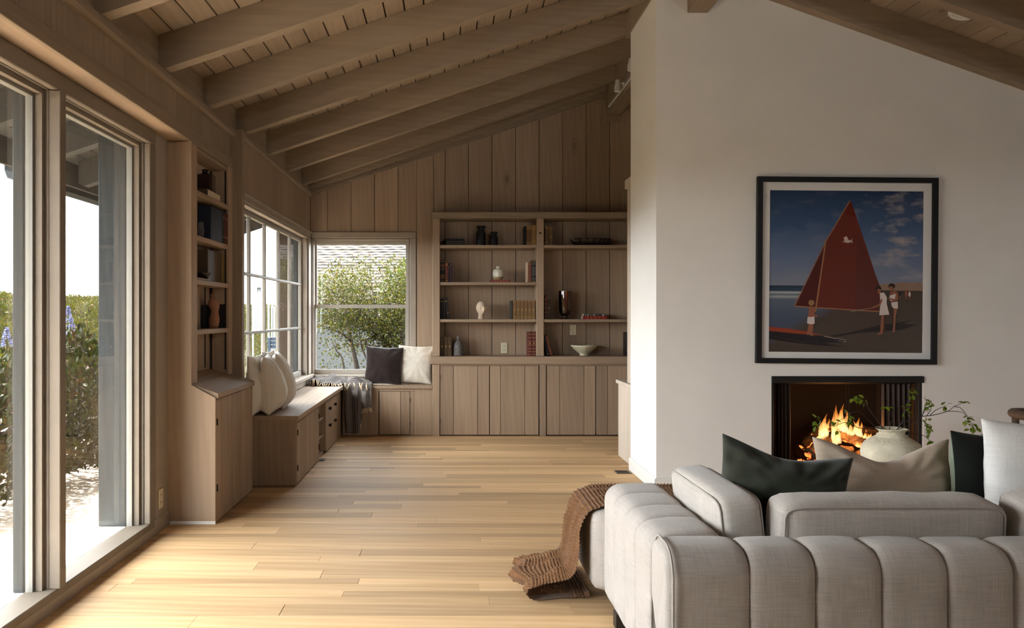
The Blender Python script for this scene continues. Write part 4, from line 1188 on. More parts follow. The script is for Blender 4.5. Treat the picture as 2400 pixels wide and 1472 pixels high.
def bks(label, y0, y1, z0, h, col, x0=-1.735, x1=-1.605, **kw):
    """upright book in the left bookcase: spine faces the room (+x), thickness along y"""
    t = thing('book', label, 'book', ((x0 + x1) / 2, (y0 + y1) / 2, z0), 'books in the left bookcase')
    r = .0022; cyy = (y0 + y1) / 2
    MB().prism([(x0, y0), (x1 - .004, y0), (x1 - .001, y0 + .003), (x1, cyy), (x1 - .001, y1 - .003), (x1 - .004, y1), (x0, y1), (x0, y1 - r), (x1 - .006, y1 - r), (x1 - .006, y0 + r), (x0, y0 + r)], 'z', z0, z0 + h).build('cover', bookmat(col), t)
    MB().box(x0 + .003, x1 - .0065, y0 + r + .0001, y1 - r - .0001, z0 + .003, z0 + h - .003, 0).build('pages', M['page'], t)
    if kw.get('band'):
        for b in kw['band']: MB().box(x1 - .002, x1 + .001, y0 + .002, y1 - .002, z0 + h * b - .002, z0 + h * b + .002, 0).build('spine_band', M['gold'], t)
    return t
bks('wide navy blue book behind the grey bottle vase', lb(493, -1.61), lb(519, -1.61), z, .225, (.012, .018, .035))
bks('thin dark grey book beside the wide navy book', lb(519.5, -1.61), lb(525.5, -1.61), z, .225, (.02, .018, .018), band=(.2, .8))
bks('thin dark red book at the end of the second left shelf', lb(526, -1.61), lb(533, -1.61), z, .22, (.10, .025, .02), band=(.2, .8))
z = 1.5206
bks('large brown cloth book standing on the third left shelf', lb(486, -1.64), lb(519, -1.64), z, .215, (.075, .05, .025), x0=-1.738, x1=-1.635)
bks('yellow-brown spine book at the end of the third left shelf', lb(519.8, -1.64), lb(528.5, -1.64), z, .205, (.20, .12, .035), x0=-1.738, x1=-1.635, band=(.15, .5, .85))
book('thin grey book lying flat under the dark dish', 'books in the left bookcase', -1.70, -1.606, lb(468, -1.62) - .10, z + .0002, z + .012, .30, (.10, .09, .08), flat=True)
vessel('dish', 'small dark shallow dish on the third left shelf', 'bowl', [(.03, 0), (.034, .004), (.055, .03), (.058, .04), (.053, .04), (.0, .012)], (-1.655, lb(474, -1.655), z + .0128), M['brown_glass'])
z = 1.2006
# torso
P = []
for (zz, rx, ry, ox) in [(0, .034, .030, -.006), (.02, .040, .034, -.003), (.05, .047, .036, .003), (.075, .045, .035, .007), (.10, .035, .029, .009), (.12, .031, .027, .006), (.145, .041, .033, -.003), (.17, .050, .036, -.009), (.188, .055, .031, -.013), (.200, .050, .026, -.016), (.208, .026, .018, -.020), (.220, .014, .013, -.022), (.238, .013, .012, -.023), (.242, .008, .008, -.023)]:
    P.append([[-1.665 + ry * math.cos(a), lb(501, -1.665) + ox + rx * math.sin(a), z + zz] for a in np.linspace(0, 2 * math.pi, 22, endpoint=False)])
P = np.array(P)
mb = MB().grid(P, cv=True)
mb.f.append(tuple(range(22))); mb.mi.append(0)
mb.f.append(tuple(13 * 22 + j for j in range(22))); mb.mi.append(0)
V = np.array(mb.v); V[:, 0] += vnoise(V, 28, 2) * .006; V[:, 1] += vnoise(V, 24, 4) * .005; mb.v = V.tolist()
tag(mb.build('torso', M['terracotta'], None, True), 'terracotta torso sculpture on the lowest shelf of the left bookcase', 'sculpture')
bks('black book standing behind the terracotta torso', lb(484, -1.70), lb(515, -1.70), z, .16, (.012, .011, .012), x0=-1.739, x1=-1.709)
bks('thin black book beside the terracotta torso', lb(517.5, -1.66), lb(522, -1.66), z, .17, (.02, .016, .015))
# ------------------------------------------------------------------ soft furnishings
def rbox(c, half, r, bulge=0.02, n=12, rot=None, wr=0.0, seed=0):
    """rounded, slightly bulging cushion box; returns MB with uv in metres"""
    mb = MB()
    hx, hy, hz = half
    lin = np.linspace(-1, 1, n)
    A, B = np.meshgrid(lin, lin, indexing='ij')
    for ax in range(3):
        for sg in (-1, 1):
            P = np.zeros((n, n, 3))
            o = [k for k in range(3) if k != ax]
            P[..., ax] = sg; P[..., o[0]] = A; P[..., o[1]] = B
            h = np.array([hx, hy, hz])
            # denser near the rims
            Q = np.sign(P) * np.abs(P) ** 0.75
            W = Q * h
            inner = np.clip(W, -(h - r), (h - r))
            d = W - inner
            L = np.linalg.norm(d, axis=-1, keepdims=True); L[L < 1e-9] = 1
            W2 = inner + d / L * r
            W2[..., ax] += sg * bulge * (1 - A ** 2) * (1 - B ** 2)
            uv = np.stack([W2[..., o[0]], W2[..., o[1]]], -1)
            if wr:
                W2 += (vnoise(W2, 9, seed) * wr + vnoise(W2, 22, seed + 1) * wr * .4)[..., None] * np.array([1, 1, 1]) * .6
            mb.grid(W2, uv=uv)
    V = np.array(mb.v)
    if rot is not None:
        V = V @ np.array(rot.to_3x3()).T
    mb.v = (V + np.array(c)).tolist()
    return mb
def weld(o, d=0.0006):
    bm = bmesh.new(); bm.from_mesh(o.data)
    bmesh.ops.remove_doubles(bm, verts=bm.verts, dist=d)
    bmesh.ops.recalc_face_normals(bm, faces=bm.faces)
    bm.to_mesh(o.data); bm.free()
    o.data.shade_smooth()
    return o
def arc(c, r, a0, a1, n):
    return [(c[0] + r * math.cos(math.radians(a)), c[1] + r * math.sin(math.radians(a))) for a in np.linspace(a0, a1, n)]
def channel(name, parent, axis, s0, s1, prof, mat, D=0.020, D0=None, ns=17):
    """one sewn channel: closed profile swept from s0 to s1 and pulled in towards both seams"""
    prof = np.array(prof)
    n = len(prof)
    nrm = np.zeros_like(prof)
    for i in range(n):
        d = prof[min(i + 1, n - 1)] - prof[max(i - 1, 0)]
        d = d / (np.linalg.norm(d) + 1e-9)
        nrm[i] = (d[1], -d[0])
    L = np.concatenate([[0], np.cumsum(np.linalg.norm(np.diff(prof, axis=0), axis=1))])
    e = np.sin(np.linspace(-math.pi / 2, math.pi / 2, ns)); e = np.sign(e) * np.abs(e) ** .8
    P = np.zeros((ns, n, 3)); U = np.zeros((ns, n, 2))
    for k, t in enumerate(e):
        dd = (D0 if (D0 is not None and t < 0) else D)
        ins = dd * (1 - math.sqrt(max(0, 1 - abs(t) ** 7.0))) + dd * .22 * t * t
        q = prof + nrm * ins
        s = s0 + (s1 - s0) * (t + 1) / 2
        if axis == 'x': P[k] = np.stack([np.full(n, s), q[:, 0], q[:, 1]], -1)
        else: P[k] = np.stack([q[:, 0], np.full(n, s), q[:, 1]], -1)
        U[k] = np.stack([np.full(n, s), L], -1)
    P += (vnoise(P, 11, int(s0 * 100)) * .0022)[..., None]
    mb = MB().grid(P, uv=U)
    mb.f.append(tuple(range(n))); mb.mi.append(0)
    mb.f.append(tuple((ns - 1) * n + j for j in range(n))); mb.mi.append(0)
    return mb.build(name, mat, parent, 50)

ZS, ZB0 = 0.552, 0.055
# profile normals must point inwards for a path running up the outside, over the top, down the inside
YR0, YI = 2.486, 2.705
bprof = [(YR0 + .012, ZB0), (YR0 + .002, ZB0 + .02)] + [(YR0, z) for z in np.linspace(.11, .46, 7)] + arc((YR0 + .085, .467), .085, 180, 92, 9)[0:] + [(2.61, ZS + .001)] + arc((YI - .06, ZS - .058), .06, 85, 0, 6) + [(YI, .44), (YI, .36)]
XA0, XA1 = .680, .945
aprof = [(XA0 + .012, ZB0), (XA0 + .002, ZB0 + .02)] + [(XA0, z) for z in np.linspace(.11, .47, 6)] + arc((XA0 + .075, .475), .075, 180, 92, 9) + [(.80, ZS + .001)] + arc((XA1 - .06, ZS - .058), .06, 85, 0, 6) + [(XA1, .44), (XA1, .36)]
LM = M['linen_sofa']
sofa = thing('sofa', 'channel-tufted grey-beige sofa corner unit with low arm, nearest the camera', 'sofa', (1.25, 3.2, 0), 'low channel-tufted sofa units')
channel('back_channel', sofa, 'x', .682, .9465, bprof, LM, .013, .026)
for i in range(4):
    channel('back_channel', sofa, 'x', .948 + .2088 * i, .948 + .2088 * (i + 1) - .001, bprof, LM, .014)
ya = [2.712, 2.930, 3.115, 3.325, 3.52]
for a, b in zip(ya[:-1], ya[1:]):
    channel('arm_channel', sofa, 'y', a, b - .001, aprof, LM, .010)
def welt_path(prof, f, off=.002):
    return [f(p) for p in prof]
MB().tube([(.700, p[0] - .0035 if p[1] < .47 else p[0], p[1] + (.003 if p[1] > .46 else 0)) for p in bprof[1:-3]], .0042, 6).build('welt', M['welt'], sofa, True)
weld(rbox((1.24, 3.11, .24), (.540, .385, .182), .03, .004, 12, seed=3).build('seat', LM, sofa))
weld(rbox((1.207, 3.785, .24), (.573, .278, .185), .05, .006, 14, wr=.003, seed=3).build('seat', LM, sofa))
for x, y in ((.735, 2.62), (.71, 3.27), (.72, 3.98), (1.70, 2.62), (1.70, 3.98)):
    MB().prism([(x - .03, y - .03), (x + .03, y - .03), (x + .03, y + .03), (x - .03, y + .03)], 'z', 0.001, .066).build('leg', M['dark_leg'], sofa)
sofa2 = thing('sofa', 'channel-tufted grey-beige armless sofa unit at the lower right edge', 'sofa', (2.35, 3.2, 0), 'low channel-tufted sofa units')
for i in range(6):
    a = 1.786 + .2088 * i
    channel('back_channel', sofa2, 'x', a, a + .2078, bprof, LM, .014, .026 if i == 0 else None)
weld(rbox((2.415, 3.39, .24), (.628, .675, .185), .05, .008, 14, wr=.004, seed=4).build('seat', LM, sofa2))
for x, y in ((1.86, 2.62), (1.86, 3.98), (2.95, 2.62), (2.95, 3.98)):
    MB().prism([(x - .03, y - .03), (x + .03, y - .03), (x + .03, y + .03), (x - .03, y + .03)], 'z', 0.001, .066).build('leg', M['dark_leg'], sofa2)

def back_cushion(label, c, half, rot, seed, mat=None):
    t = thing('sofa_cushion', label, 'cushion', c)
    o = weld(rbox(c, half, .034, .016, 16, rot, .006, seed).build('cover', mat or M['linen_cush'], t))
    R = np.array(rot.to_3x3())
    hx, hy, hz = half
    for sg in (-1, 1):
        w = .9
        ring = []
        a, b = hx - .0065, hz - .0065
        for k in range(48):
            th = 2 * math.pi * k / 48
            cc, ss = math.cos(th), math.sin(th)
            x = a * math.copysign(abs(cc) ** .22, cc); z = b * math.copysign(abs(ss) ** .22, ss)
            ring.append(Vector(R @ np.array([x, sg * (hy - .0065), z])) + Vector(c))
        ring.append(ring[0]); ring.append(ring[1])
        MB().tube(ring, .0042, 6, cap=False).build('welt', M['welt'], t, True)
    return t
back_cushion('loose grey-beige back cushion propped against the left sofa arm', (1.035, 3.10, .535), (.31, .078, .110), Euler((math.radians(-6), 0, math.radians(90))).to_matrix(), 1)
back_cushion('wide grey-beige back cushion lying along the sofa back', (1.53, 2.795, .537), (.385, .080, .112), Euler((math.radians(6), 0, 0)).to_matrix(), 5)
back_cushion('grey-beige cushion cut by the right edge of the picture', (2.36, 2.785, .545), (.385, .075, .122), Euler((math.radians(6), 0, 0)).to_matrix(), 9)

def pillow(name, label, c, w, h, T, mat, rx=0, ry=0, rz=0, pinch=.10, dent=0.0, dent_w=.35, sag=0.0, n=34, wr=.006, seed=0, back=None, pipe=None, group=None, ear=.5):
    """c = middle of the bottom edge; local x across, z up, front towards -y; rx lean, ry roll, rz turn (degrees)"""
    g = np.linspace(-1, 1, n)
    g = np.sign(g) * np.abs(g) ** .85
    A, B = np.meshgrid(g, g, indexing='ij')
    X = w / 2 * A * (1 - pinch * (1 - B ** 2) * np.abs(A) ** 1.5)
    Z = h / 2 * B * (1 - pinch * (1 - A ** 2) * np.abs(B) ** 1.5)
    t = T / 2 * np.clip((1 - A ** 2) * (1 - B ** 2), 0, 1) ** ear * (1 - sag * B) + .0035
    Z = Z - dent * np.exp(-(A / dent_w) ** 2) * ((B + 1) / 2) ** 2
    # pulled folds from the corners and along the seams
    ang = np.arctan2(B - .2, A)
    fold = np.sin(ang * 13 + 3 * vnoise(np.stack([X, Z, X * 0], -1), 5, seed)) * (A ** 2 + B ** 2) * (1 - np.maximum(np.abs(A), np.abs(B)) ** 8)
    mb = MB()
    for k, sg in enumerate((-1, 1)):
        P = np.stack([X, sg * t, Z + h / 2], -1)
        nz = vnoise(P, 9, seed + 3 * k) + .5 * vnoise(P, 24, seed + 5 + k)
        P[..., 1] += sg * (nz * wr * 1.4 + fold * wr * .9) * np.clip(t / (T / 2 + 1e-6) * 2.5, 0, 1)
        mb.grid(P, mi=(k if back else 0), uv=np.stack([X, Z], -1))
    rim = [i * n for i in range(n)] + [(n - 1) * n + j for j in range(1, n)] + [i * n + n - 1 for i in range(n - 2, -1, -1)] + [j for j in range(n - 2, 0, -1)]
    for a_, b_ in zip(rim, rim[1:] + rim[:1]):
        mb.f.append((a_, b_, n * n + b_, n * n + a_)); mb.mi.append(0)
    R = Euler((math.radians(rx), math.radians(ry), math.radians(rz)), 'XYZ').to_matrix()
    V = np.array(mb.v) @ np.array(R).T
    mb.v = (V + np.array(c)).tolist()
    o = mb.build(name, [mat, back] if back else mat, None, recalc=True)
    weld(o)
    tag(o, label, 'pillow', group)
    if pipe:
        edge = [(w / 2 * a * (1 - pinch * (1 - b * b) * abs(a) ** 1.5), 0, h / 2 * b * (1 - pinch * (1 - a * a) * abs(b) ** 1.5) - dent * math.exp(-(a / dent_w) ** 2) * ((b + 1) / 2) ** 2 + h / 2)
                for a, b in [(-1 + 2 * i / 16, -1) for i in range(16)] + [(1, -1 + 2 * i / 16) for i in range(16)] + [(1 - 2 * i / 16, 1) for i in range(16)] + [(-1, 1 - 2 * i / 16) for i in range(17)]]
        E = (np.array(edge) @ np.array(R).T + np.array(c)).tolist()
        MB().tube(E, .0035, 6).build('piping', pipe, o, True)
    return o
ZSEAT = .424
pillow('pillow', 'dark green lumbar pillow behind the left sofa cushions', (1.245, 3.02, ZSEAT - .02), .50, .40, .17, M['green'], rx=-12, ry=10, rz=-6, pinch=.07, dent=.045, dent_w=.7, seed=2, wr=.016)
pillow('pillow', 'beige linen lumbar pillow dented in the middle, in front of the vase', (1.775, 3.20, ZSEAT), .585, .375, .17, M['linen_beige'], rx=-10, ry=1.5, rz=4, pinch=.05, dent=.095, dent_w=.62, seed=6, wr=.009)
pillow('pillow', 'blackish green pillow with sage green back beside the white pillow', (2.245, 3.20, ZSEAT), .60, .385, .17, M['green_dark'], rx=-6, ry=6, rz=22, pinch=.07, seed=8, wr=.004, back=M['sage'])
pillow('pillow', 'white basket-weave pillow standing at the right edge', (2.315, 2.965, ZSEAT), .60, .455, .17, M['linen_white'], rx=-8, ry=4, rz=-6, pinch=.05, seed=11, wr=.005, ear=.42)
pillow('pillow', 'black and white striped pillow peeking out behind the beige one', (2.385, 3.50, ZSEAT), .26, .32, .12, M['striped'], rx=-12, ry=-8, rz=30, pinch=.08, seed=14)
# four pillows on the window bench
ZBN = .5358
Yp = lambda p, z=ZBN: F * (EYE - z) / (p - CY)
grp = 'cream pillows on the window bench'
pillow('pillow', 'plump cream pillow at the front of the window bench', (-1.405, 6.17, ZBN), .42, .445, .27, M['linen_cream'], rx=-5, ry=0, rz=98, pinch=.05, sag=.38, seed=21, group=grp, ear=.55)
pillow('pillow', 'cream pillow right behind the front one on the window bench', (-1.375, 6.52, ZBN), .42, .455, .22, M['linen_cream'], rx=-8, ry=0, rz=100, pinch=.05, sag=.30, seed=24, group=grp, ear=.55)
pillow('pillow', 'cream pillow lit white against the corner window beside the bookcase', (-1.475, 6.06, ZBN), .42, .45, .12, M['linen_cream'], rx=-3, ry=0, rz=88, pinch=.05, sag=.3, seed=27, group=grp, ear=.55)
pillow('pillow', 'cream pillow half hidden at the corner window, second from the bookcase', (-1.48, 6.50, ZBN), .42, .46, .11, M['linen_cream'], rx=-3, ry=0, rz=90, pinch=.05, sag=.3, seed=29, group=grp, ear=.55)
pillow('pillow', 'dark brown velvet pillow leaning below the back window', (-.735, 8.53, ZBN), .41, .415, .15, M['brown_velvet'], rx=-10, ry=3, rz=2, pinch=.06, seed=31, wr=.005)
pillow('pillow', 'cream pillow leaning behind the brown velvet one', (-.395, 8.59, ZBN), .40, .425, .15, M['linen_cream'], rx=-9, ry=2, rz=-8, pinch=.07, seed=33, wr=.006)

# ---- knitted brown throw over the end of the sofa
def throw():
    # middle line of the sheet in the x-z plane (distance along = s)
    path = [(1.16, .430), (1.02, .430), (.88, .430), (.76, .430), (.690, .426), (.638, .404), (.620, .35), (.612, .27), (.602, .20), (.580, .130), (.540, .092), (.48, .080), (.42, .074), (.375, .064), (.345, .048), (.343, .030), (.368, .020), (.43, .018), (.52, .018), (.60, .018), (.640, .018)]
    pts = np.array(path)
    L = np.concatenate([[0], np.cumsum(np.linalg.norm(np.diff(pts, axis=0), axis=1))])
    ns, nv = 860, 340
    s = np.linspace(0, L[-1], ns)
    # smooth interpolation
    X = np.interp(s, L, pts[:, 0]); Z = np.interp(s, L, pts[:, 1])
    ker = np.hanning(49); ker /= ker.sum()
    Xp = np.pad(X, 24, mode='edge'); Zp = np.pad(Z, 24, mode='edge')
    X = np.convolve(Xp, ker, 'valid'); Z = np.maximum(np.convolve(Zp, ker, 'valid'), .0125)
    dX, dZ = np.gradient(X), np.gradient(Z)
    ln = np.hypot(dX, dZ); nX, nZ = dZ / ln, -dX / ln     # outward (left / up)
    v = np.linspace(0, 1, nv)
    S, V = np.meshgrid(s, v, indexing='ij')
    hang = np.clip((S - .50) / .12, 0, 1) * np.clip((1.02 - S) / .10, 0, 1)
    flo = np.clip((S - .95) / .12, 0, 1)
    top = 1 - np.clip((S - .45) / .15, 0, 1)
    y0 = np.interp(s, [0, .45, .75, 1.0, 1.25, 1.5, L[-1]], [3.555, 3.545, 3.530, 3.54, 3.60, 3.60, 3.575])[:, None]
    y1 = np.interp(s, [0, .45, .75, 1.0, 1.25, 1.5, L[-1]], [3.97, 3.975, 3.94, 3.98, 4.08, 4.04, 3.96])[:, None]
    Y = y0 + (y1 - y0) * V
    ph = V * 2 * math.pi
    fold = np.sin(ph * 3.1 + .9 * np.sin(S * 5)) * .5 + np.sin(ph * 5.3 + 1.7 + S * 2) * .3
    amp = .006 * top + .034 * hang + .020 * flo * np.clip((1.32 - S) / .1, 0, 1)
    off = fold * amp + amp * .92
    # stitches: rows of garter ridges, 15 mm apart
    row = np.sin(2 * math.pi * S / .0165)
    st = np.sin(2 * math.pi * (Y / .0145 + np.floor(S / .00825) * .5))
    off = off + .007 + .0022 * row + .0034 * row * st + .0010 * st
    low = np.clip((s - 1.36) / .06, 0, 1)[:, None]        # the layer folded back underneath
    nZ2 = nZ[:, None] * (1 - low) + np.abs(nZ)[:, None] * low
    Zr = Z[:, None] + nZ2 * off
    Xr = X[:, None] + nX[:, None] * off * (1 - low)
    Zr = Zr + low * (.030 * np.sin(math.pi * np.clip(V / .14, 0, 1)) + .020 * np.sin(math.pi * np.clip((1 - V) / .14, 0, 1)))
    # rounded rim at both borders, the end tucked thin
    Xr = Xr + flo * np.clip((1.28 - S) / .1, 0, 1) * (.030 * np.sin(ph * 1.5 + .4))
    tops = flo * np.clip((1.30 - S) / .05, 0, 1)
    Zr = Zr + tops * .030 * np.sin(np.pi * np.clip(V * 1.25, 0, 1)) * np.clip((S - 1.0) / .1, 0, 1)
    Zr = np.maximum(Zr, .006)
    P = np.stack([Xr, Y, Zr], -1)
    th = .010
    mb = MB().grid(P, uv=np.stack([S, V * .42], -1))
    o = mb.build('throw_blanket', M['wool'], None, True, recalc=False)
    return tag(o, 'chunky knitted caramel throw hanging over the sofa end onto the floor', 'blanket')
throw()

# ---- lattice-weave throw on the corner of the bench
def throw2():
    ns, nv = 120, 150
    v = np.linspace(0, 1, nv)
    x = -1.515 + v * (1.515 - .835)
    yb_ = np.interp(x, [-1.52, -1.2, -1.0, -.83], [8.70, 8.715, 8.70, 8.64])
    yf = np.interp(x, [-1.52, -1.35, -1.16], [8.40, 8.36, 8.34])
    drop = np.interp(x, [-1.52, -1.165, -1.135, -1.11, -.99, -.955, -.93, -.84, -.835], [0, 0, .10, .50, .51, .46, .24, .235, .22])
    P = np.zeros((ns, nv, 3)); U = np.zeros((ns, nv, 2))
    for j in range(nv):
        edge = 8.398 - .0
        if drop[j] <= .001:
            Ltop = yb_[j] - yf[j]; Ld = 0
        else:
            Ltop = yb_[j] - edge; Ld = drop[j]
        s = np.linspace(0, Ltop + Ld, ns)
        for i in range(ns):
            if s[i] <= Ltop:
                y = yb_[j] - s[i]; z = ZBN + .012
                fx = (x[j] + 1.52) / .68
                heap = .075 * math.exp(-((x[j] + 1.27) / .13) ** 2) * math.exp(-((y - 8.58) / .10) ** 2) + .035 * math.exp(-((x[j] + 1.45) / .06) ** 2) + .05 * math.exp(-((x[j] + 1.02) / .10) ** 2) * math.exp(-((y - 8.50) / .10) ** 2)
                z += heap + .016 * (1 + math.sin(x[j] * 38 + y * 30)) * .6 + .012 * (1 + math.sin(x[j] * 17 - y * 55 + 1)) * .6
                if drop[j] > .001: z = ZBN + .012 + (z - ZBN - .012) * min(1, (Ltop - s[i]) / .08 + .12)
                P[i, j] = (x[j], y, z)
            else:
                d = s[i] - Ltop
                z = max(.012, ZBN + .010 - d)
                bulge = .016 + .020 * (1 + math.sin(x[j] * 62 + .8)) * min(1, d / .1)
                if x[j] > -.99: bulge += .022 * min(1, d / .08)
                nar = 1 - .10 * min(1, d / .5)
                xx = x[j] if x[j] > -.95 else -.95 + (x[j] + .95) * nar
                P[i, j] = (xx, edge - bulge * min(1, d / .03), z)
            U[i, j] = (x[j], s[i])
    mb = MB().grid(P, uv=U)
    t = thing('throw_blanket', 'navy and cream lattice throw with tassels bunched on the bench corner', 'blanket', (-1.15, 8.5, ZBN))
    o = mb.build('cloth', M['lattice'], t, True, recalc=False)
    md = o.modifiers.new('thickness', 'SOLIDIFY'); md.thickness = .006; md.offset = 0
    rr_ = random.Random(5)
    ends = [(P[-1, j], (0, -.012, -.02)) for j in range(6, 78, 5)] + [(P[-1, j], (0, -.002, -.05)) for j in range(124, 149, 4)]
    for p, d in ends:
        a = Vector(p); b = a + Vector(d) * .5 + Vector((rr_.uniform(-.006, .006), 0, 0)); c_ = a + Vector(d) + Vector((rr_.uniform(-.012, .012), -.004, 0))
        if d[2] > -.03:
            b.z = max(ZBN + .007, a.z - .008); c_.z = ZBN + .006; c_.y = a.y - rr_.uniform(.025, .05)
        MB().tube([a, b, c_], [.004, .007, .0045], 6).build('tassel', M['tassel'], t, True)
    for k in range(7):
        a = Vector((-1.155 + .045 * k + rr_.uniform(-.01, .01), 8.392 - .014 - .01 * (k % 2), ZBN + .035))
        b = a + Vector((rr_.uniform(-.015, .015), -.028, -.03)); c_ = b + Vector((rr_.uniform(-.02, .02), -.008, -.045))
        MB().tube([a, b, c_], [.005, .009, .006], 6).build('tassel', M['tassel'], t, True)
throw2()
# ------------------------------------------------------------------ fireplace, picture, vase, lamps
fp = thing('fireplace', 'black open fireplace with mesh curtains in the white chimney breast', 'fireplace', ((fx0 + fx1) / 2, YCH + .3, .1))
FX0, FX1, FZ1 = fx0 + .004, fx1 - .010, fz1 - .004
T_ = NT('dark_firebrick')
_p = T_.n('NewGeometry').outputs['Position']
_b = T_.n('TexBrick', Vector=T_.vmap(_p, (1, 1, 1)), Scale=1.0, Color1=(.030, .020, .014, 1), Color2=(.022, .014, .010, 1), Mortar=(.012, .009, .007, 1), Mortar__Size=.006, Brick__Width=.22, Row__Height=.075)
M['firebrick'] = T_.done(T_.bsdf(_b.outputs['Color'], .9))
bx('firebox_wall', M['firebrick'], fp, FX0, FX0 + .012, YCH + .012, 6.40, fz0, FZ1, 0)
bx('firebox_wall', M['firebrick'], fp, FX1 - .012, FX1, YCH + .012, 6.40, fz0, FZ1, 0)
bx('firebox_back', M['firebrick'], fp, FX0 + .012, FX1 - .012, 6.38, 6.40, fz0, FZ1, 0)
bx('firebox_top', M['firebrick'], fp, FX0 + .012, FX1 - .012, YCH + .012, 6.379, FZ1 - .012, FZ1, 0)
bx('firebox_floor', M['firebrick'], fp, FX0 + .012, FX1 - .012, YCH + .012, 6.379, fz0, fz0 + .012, 0)
bx('lintel_bar', M['black'], fp, fx0 + .001, fx1 + .001, YCH - .012, YCH + .05, zat(897, YCH), fz1 - .002, .002)
bx('side_bar', M['black'], fp, fx0 + .001, fx0 + .018, YCH - .002, YCH + .04, fz0, zat(897.5, YCH), .002)
bx('side_bar', M['black'], fp, fx1 - .030, fx1 - .014, YCH + .006, YCH + .04, fz0, zat(897.5, YCH), .002)
def curtain(x0, x1, folds, seed):
    n, m = 90, 8
    P = np.zeros((n, m, 3))
    for i in range(n):
        t = i / (n - 1)
        for j in range(m):
            zz = j / (m - 1)
            w = .014 * math.sin(t * folds * 2 * math.pi + seed) * (.5 + .5 * zz)
            P[i, j] = (x0 + (x1 - x0) * t, YCH + .075 + w, fz0 + .02 + (zat(897, YCH) - fz0 - .03) * (1 - zz))
    T = MB().grid(P)
    return T.build('mesh_curtain', M['curtain'], fp, True, recalc=False)
M['curtain'] = plain('bronze_mesh_curtain', (.022, .011, .006), .45, metal=.5, noise=.3, nscale=60)
curtain(FX0 + .03, FX0 + .17, 5, .4)
curtain(FX1 - .26, FX1 - .03, 6, 1.0)
MB().tube([(FX0 + .02, YCH + .075, zat(900, YCH)), (FX1 - .02, YCH + .075, zat(900, YCH))], .006, 8).build('curtain_rod', M['iron'], fp)
for p in (1983, 1989.5):
    MB().tube([(xat(p, YCH + .08), YCH + .078, zat(900, YCH)), (xat(p, YCH + .08), YCH + .078, zat(1004, YCH))], .0012, 5).build('pull_chain', M['iron'], fp)

YFi = 6.02
fX = lambda p, y=YFi: xat(p, y)
fZ = lambda p, y=YFi: zat(p, y)
gr = thing('grate', 'iron fire grate holding the burning logs', 'grate', (fX(1965), 6.05, fz0 + .012))
for i in range(7):
    x = fX(1890) + i * (fX(2065) - fX(1890)) / 6
    MB().tube([(x, 5.90, .245), (x, 5.905, .195), (x, 6.0, .185), (x, 6.22, .19), (x, 6.24, .25)], .007, 6).build('bar', M['iron'], gr, True)
for y in (5.93, 6.18):
    MB().tube([(fX(1885), y, .178), (fX(2070), y, .178)], .008, 6).build('cross_bar', M['iron'], gr, True)
    for p in (1888, 2066):
        MB().tube([(fX(p), y, .178), (fX(p), y, fz0 + .0125)], .008, 6).build('leg', M['iron'], gr, True)
# charred logs with glowing cracks
def log_mat(name, glow):
    T = NT(name)
    g = T.n('NewGeometry').outputs['Position']
    n1 = T.noise(T.vmap(g, (18, 40, 30)), 1.0, 5, .65)
    n2 = T.noise(g, 16, 4, .6)
    c = T.ramp(n1, [(.3, (.022, .015, .011)), (.55, (.10, .058, .032)), (.8, (.24, .14, .07))])
    b = T.bsdf(c, .95, n1, .8, .008, .05)
    z = T.n('SeparateXYZ', i0=T.n('NewGeometry').outputs['Normal']).outputs[2]
    e = T.ramp(T.math('ADD', n2, T.math('MULTIPLY', z, -.12)), [(.56, 0.0), (.66, 1.0)])
    ec = T.ramp(n1, [(.3, (1.0, .10, .015)), (.7, (1.0, .42, .08))])
    em = T.n('Emission', Color=ec, Strength=T.math('MULTIPLY', e, glow))
    return T.done(T.n('AddShader', i0=b.outputs[0], i1=em.outputs[0]))
M['log'] = log_mat('charred_log_bark', 0.5)
M['log_end'] = log_mat('charred_log_glowing', 1.0)
def log(label, a, b, r, mat='log', seed=0):
    a, b = Vector(a), Vector(b)
    n, m = 14, 16
    mb = MB()
    pts = [a.lerp(b, i / (n - 1)) for i in range(n)]
    mb.tube(pts, [r * (1 + .06 * math.sin(i * 1.7 + seed)) for i in range(n)], m)
    V = np.array(mb.v)
    ctr = np.array(a); d = np.array(b - a); d = d / np.linalg.norm(d)
    rel = V - ctr; ax = (rel @ d)[:, None] * d; rad = rel - ax
    V = ctr + ax + rad * (1 + .22 * vnoise(V, 26, seed) + .12 * vnoise(V, 60, seed + 1))[:, None]
    mb.v = V.tolist()
    o = mb.build('log', M[mat], None, True)
    return tag(o, label, 'log', 'logs in the fire')
log('burning log slanting down to the left at the front of the fire', (fX(1884), 5.95, .250), (fX(1952, 6.08), 6.08, .345), .036, 'log', 1)
log('dark short log lying across the middle of the fire', (fX(1938), 5.93, .270), (fX(1985), 5.94, .272), .034, 'log', 4)
log('thick burning log slanting down to the right', (fX(1962), 6.06, .385), (fX(2045), 5.97, .285), .038, 'log', 7)
log('glowing back log at the left of the fire', (fX(1877, 6.18), 6.16, .265), (fX(1945, 6.2), 6.20, .44), .045, 'log_end', 10)
log('glowing back log at the right of the fire', (fX(1990, 6.2), 6.20, .40), (fX(2078, 6.2), 6.16, .345), .042, 'log_end', 13)
log('low black log on the right of the grate behind the vase', (fX(2000), 5.95, .236), (fX(2062), 5.99, .245), .034, 'log', 16)
